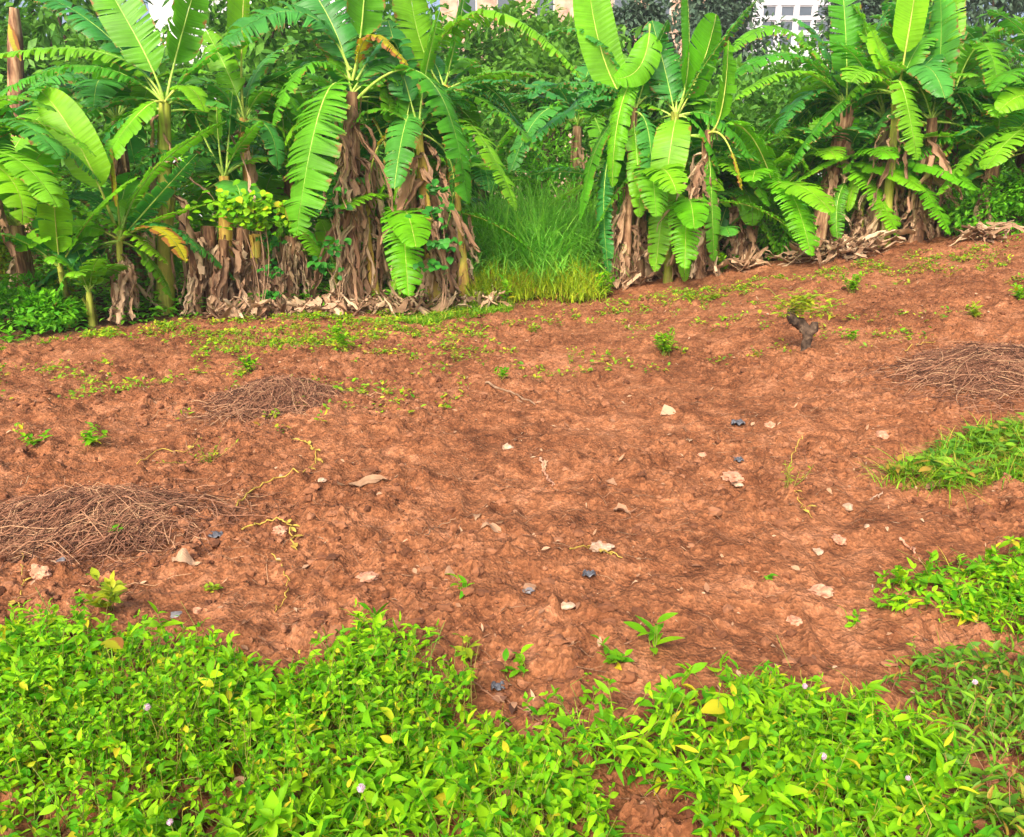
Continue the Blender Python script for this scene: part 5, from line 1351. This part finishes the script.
def box(mb, x0, x1, y0, y1, z0, z1, mi=0):
    V = [(x0, y0, z0), (x1, y0, z0), (x1, y1, z0), (x0, y1, z0), (x0, y0, z1), (x1, y0, z1), (x1, y1, z1), (x0, y1, z1)]
    F = [(0, 3, 2, 1), (4, 5, 6, 7), (0, 1, 5, 4), (1, 2, 6, 5), (2, 3, 7, 6), (3, 0, 4, 7)]
    mb.add(V, F, None, mi)
def building(label, Y, x0, x1, z1, depth, xs, zs, ww, wh, wall, name, frame='wall_white', mull=True, roof='concrete', trim=None):
    """front wall with real window openings: piers, bands, glass set back"""
    B = np.array([(x0 + x1) / 2, Y, 0.0]); root = thing(name, label, 'building', B)
    w = MB(); T = .3
    xe = [x0]; 
    for x in xs: xe += [x - ww / 2, x + ww / 2]
    xe.append(x1)
    for i in range(0, len(xe), 2): box(w, xe[i], xe[i + 1], Y, Y + T, -1, z1)
    ze = [-1]
    for z in zs: ze += [z - wh / 2, z + wh / 2]
    ze.append(z1)
    for i in range(1, len(xe) - 1, 2):
        for j in range(0, len(ze), 2): box(w, xe[i], xe[i + 1], Y + .003, Y + T - .003, ze[j], ze[j + 1])
    box(w, x0, x0 + T, Y + T, Y + depth, -1, z1); box(w, x1 - T, x1, Y + T, Y + depth, -1, z1); box(w, x0, x1, Y + depth, Y + depth + T, -1, z1)
    w.build('wall', M[wall], root, smooth=False)
    r = MB(); box(r, x0 - .25, x1 + .25, Y - .25, Y + depth + T + .25, z1 + .002, z1 + .5); r.build('roof', M[roof], root, smooth=False)
    for x in xs:
        for z in zs:
            f = MB(); e = .09
            box(f, x - ww / 2, x - ww / 2 + e, Y + .08, Y + .18, z - wh / 2, z + wh / 2); box(f, x + ww / 2 - e, x + ww / 2, Y + .08, Y + .18, z - wh / 2, z + wh / 2)
            box(f, x - ww / 2 + e, x + ww / 2 - e, Y + .083, Y + .177, z - wh / 2, z - wh / 2 + e); box(f, x - ww / 2 + e, x + ww / 2 - e, Y + .083, Y + .177, z + wh / 2 - e, z + wh / 2)
            fo = f.build('window', M[frame], root, smooth=False)
            g = MB(); box(g, x - ww / 2 + e, x + ww / 2 - e, Y + .12, Y + .14, z - wh / 2 + e, z + wh / 2 - e)
            link_under(g.build('pane', M['glass'], smooth=False), fo)
    return root
u = lambda px, py, Y: at(px, py, Y)
Yb = 70.
xa, zb = u(788, 11, Yb)[0], u(788, 11, Yb)[2]; dx = 16.5 * Yb / FPX; dz = 12.5 * Yb / FPX * 1.0
building('white apartment block with a grid of dark windows between grey-green trees at upper right', Yb, u(752, 0, Yb)[0], u(840, 0, Yb)[0], zb + 9, 9,
         [xa + dx * k for k in (-1, 0, 1, 2)], [zb - 2 * dz, zb - dz, zb, zb + 3.0, zb + 5.2], 1.08, .80, 'wall_white', 'apartment_building')
Yb = 55.; x0 = u(440, 0, Yb)[0]; x1 = u(690, 0, Yb)[0]; zc = u(500, 12, Yb)[2]
building('unfinished tan brick building with dark openings behind the arched leaf, top centre', Yb, x0, x1, zc + 7, 9,
         [x0 + 1.6 + 2.3 * k for k in range(7)], [zc - 2.8, zc + .2, zc + 3.2], 1.15, 1.3, 'wall_brick', 'brick_building', 'concrete')
Yb = 34.; x0 = u(148, 0, Yb)[0]; x1 = u(345, 0, Yb)[0]; zc = u(190, 38, Yb)[2]
building('white-walled house glimpsed through gaps in the trees at upper left', Yb, x0, x1, zc + 4, 7, [x0 + 3.4, x0 + 5.8], [zc + 2.2], 1.0, 1.1, 'wall_white', 'white_house')

def haze():
    t = NT('haze_air'); v = t.n('ShaderNodeVolumePrincipled'); v.inputs['Color'].default_value = (.80, .86, .92, 1); v.inputs['Density'].default_value = .0012; v.inputs['Anisotropy'].default_value = .2
    o_ = t.n('ShaderNodeOutputMaterial'); t.l(v.outputs[0], o_.inputs['Volume'])
    mb = MB(); box(mb, -90, 90, -6, 110, -1.2, 24); o = mb.build('haze', t.m, smooth=False)
    tag(o, 'thin pale daylight haze over the field and the trees', 'haze', kind='stuff')
haze()

# ------------------------------------------------------------------ light, sky, camera
w = bpy.data.worlds.new('World'); SC.world = w; w.use_nodes = True; nt = w.node_tree; nt.nodes.clear()
sky = nt.nodes.new('ShaderNodeTexSky'); sky.sky_type = 'NISHITA'; sky.sun_disc = False
SUN_EL, SUN_AZ = math.radians(42), math.radians(198)      # azimuth clockwise from +Y: behind the camera, a little to the left
sky.sun_elevation = SUN_EL; sky.sun_rotation = SUN_AZ; sky.air_density = .7; sky.dust_density = 7.0; sky.ozone_density = .3
bg = nt.nodes.new('ShaderNodeBackground'); bg.inputs['Strength'].default_value = .15
wo = nt.nodes.new('ShaderNodeOutputWorld'); nt.links.new(sky.outputs[0], bg.inputs[0]); nt.links.new(bg.outputs[0], wo.inputs[0])
sl = bpy.data.lights.new('sun', 'SUN'); sl.energy = 1.5; sl.angle = math.radians(11); sl.color = (1, .92, .80)
so = bpy.data.objects.new('sun', sl); COL.objects.link(so)
to_sun = Vector((math.sin(SUN_AZ) * math.cos(SUN_EL), math.cos(SUN_AZ) * math.cos(SUN_EL), math.sin(SUN_EL)))
so.rotation_euler = to_sun.to_track_quat('Z', 'Y').to_euler(); so.location = (0, -5, 12)
cd = bpy.data.cameras.new('camera'); cam = bpy.data.objects.new('camera', cd); COL.objects.link(cam)
cd.sensor_fit = 'HORIZONTAL'; cd.sensor_width = 36; cd.lens = 36 * FPX / W; cd.clip_start = .05; cd.clip_end = 2000
cam.location = (0, 0, CAMZ); cam.rotation_euler = (math.radians(90) - PITCH, 0, 0); SC.camera = cam
SC.render.resolution_x = W; SC.render.resolution_y = H
vs = SC.view_settings; vs.view_transform = 'Standard'; vs.look = 'None'; vs.gamma = 1; vs.exposure = 1.28; vs.use_curve_mapping = False
SC.cycles.max_bounces = 8; SC.cycles.transmission_bounces = 6; SC.cycles.diffuse_bounces = 4
SC.cycles.use_denoising = True
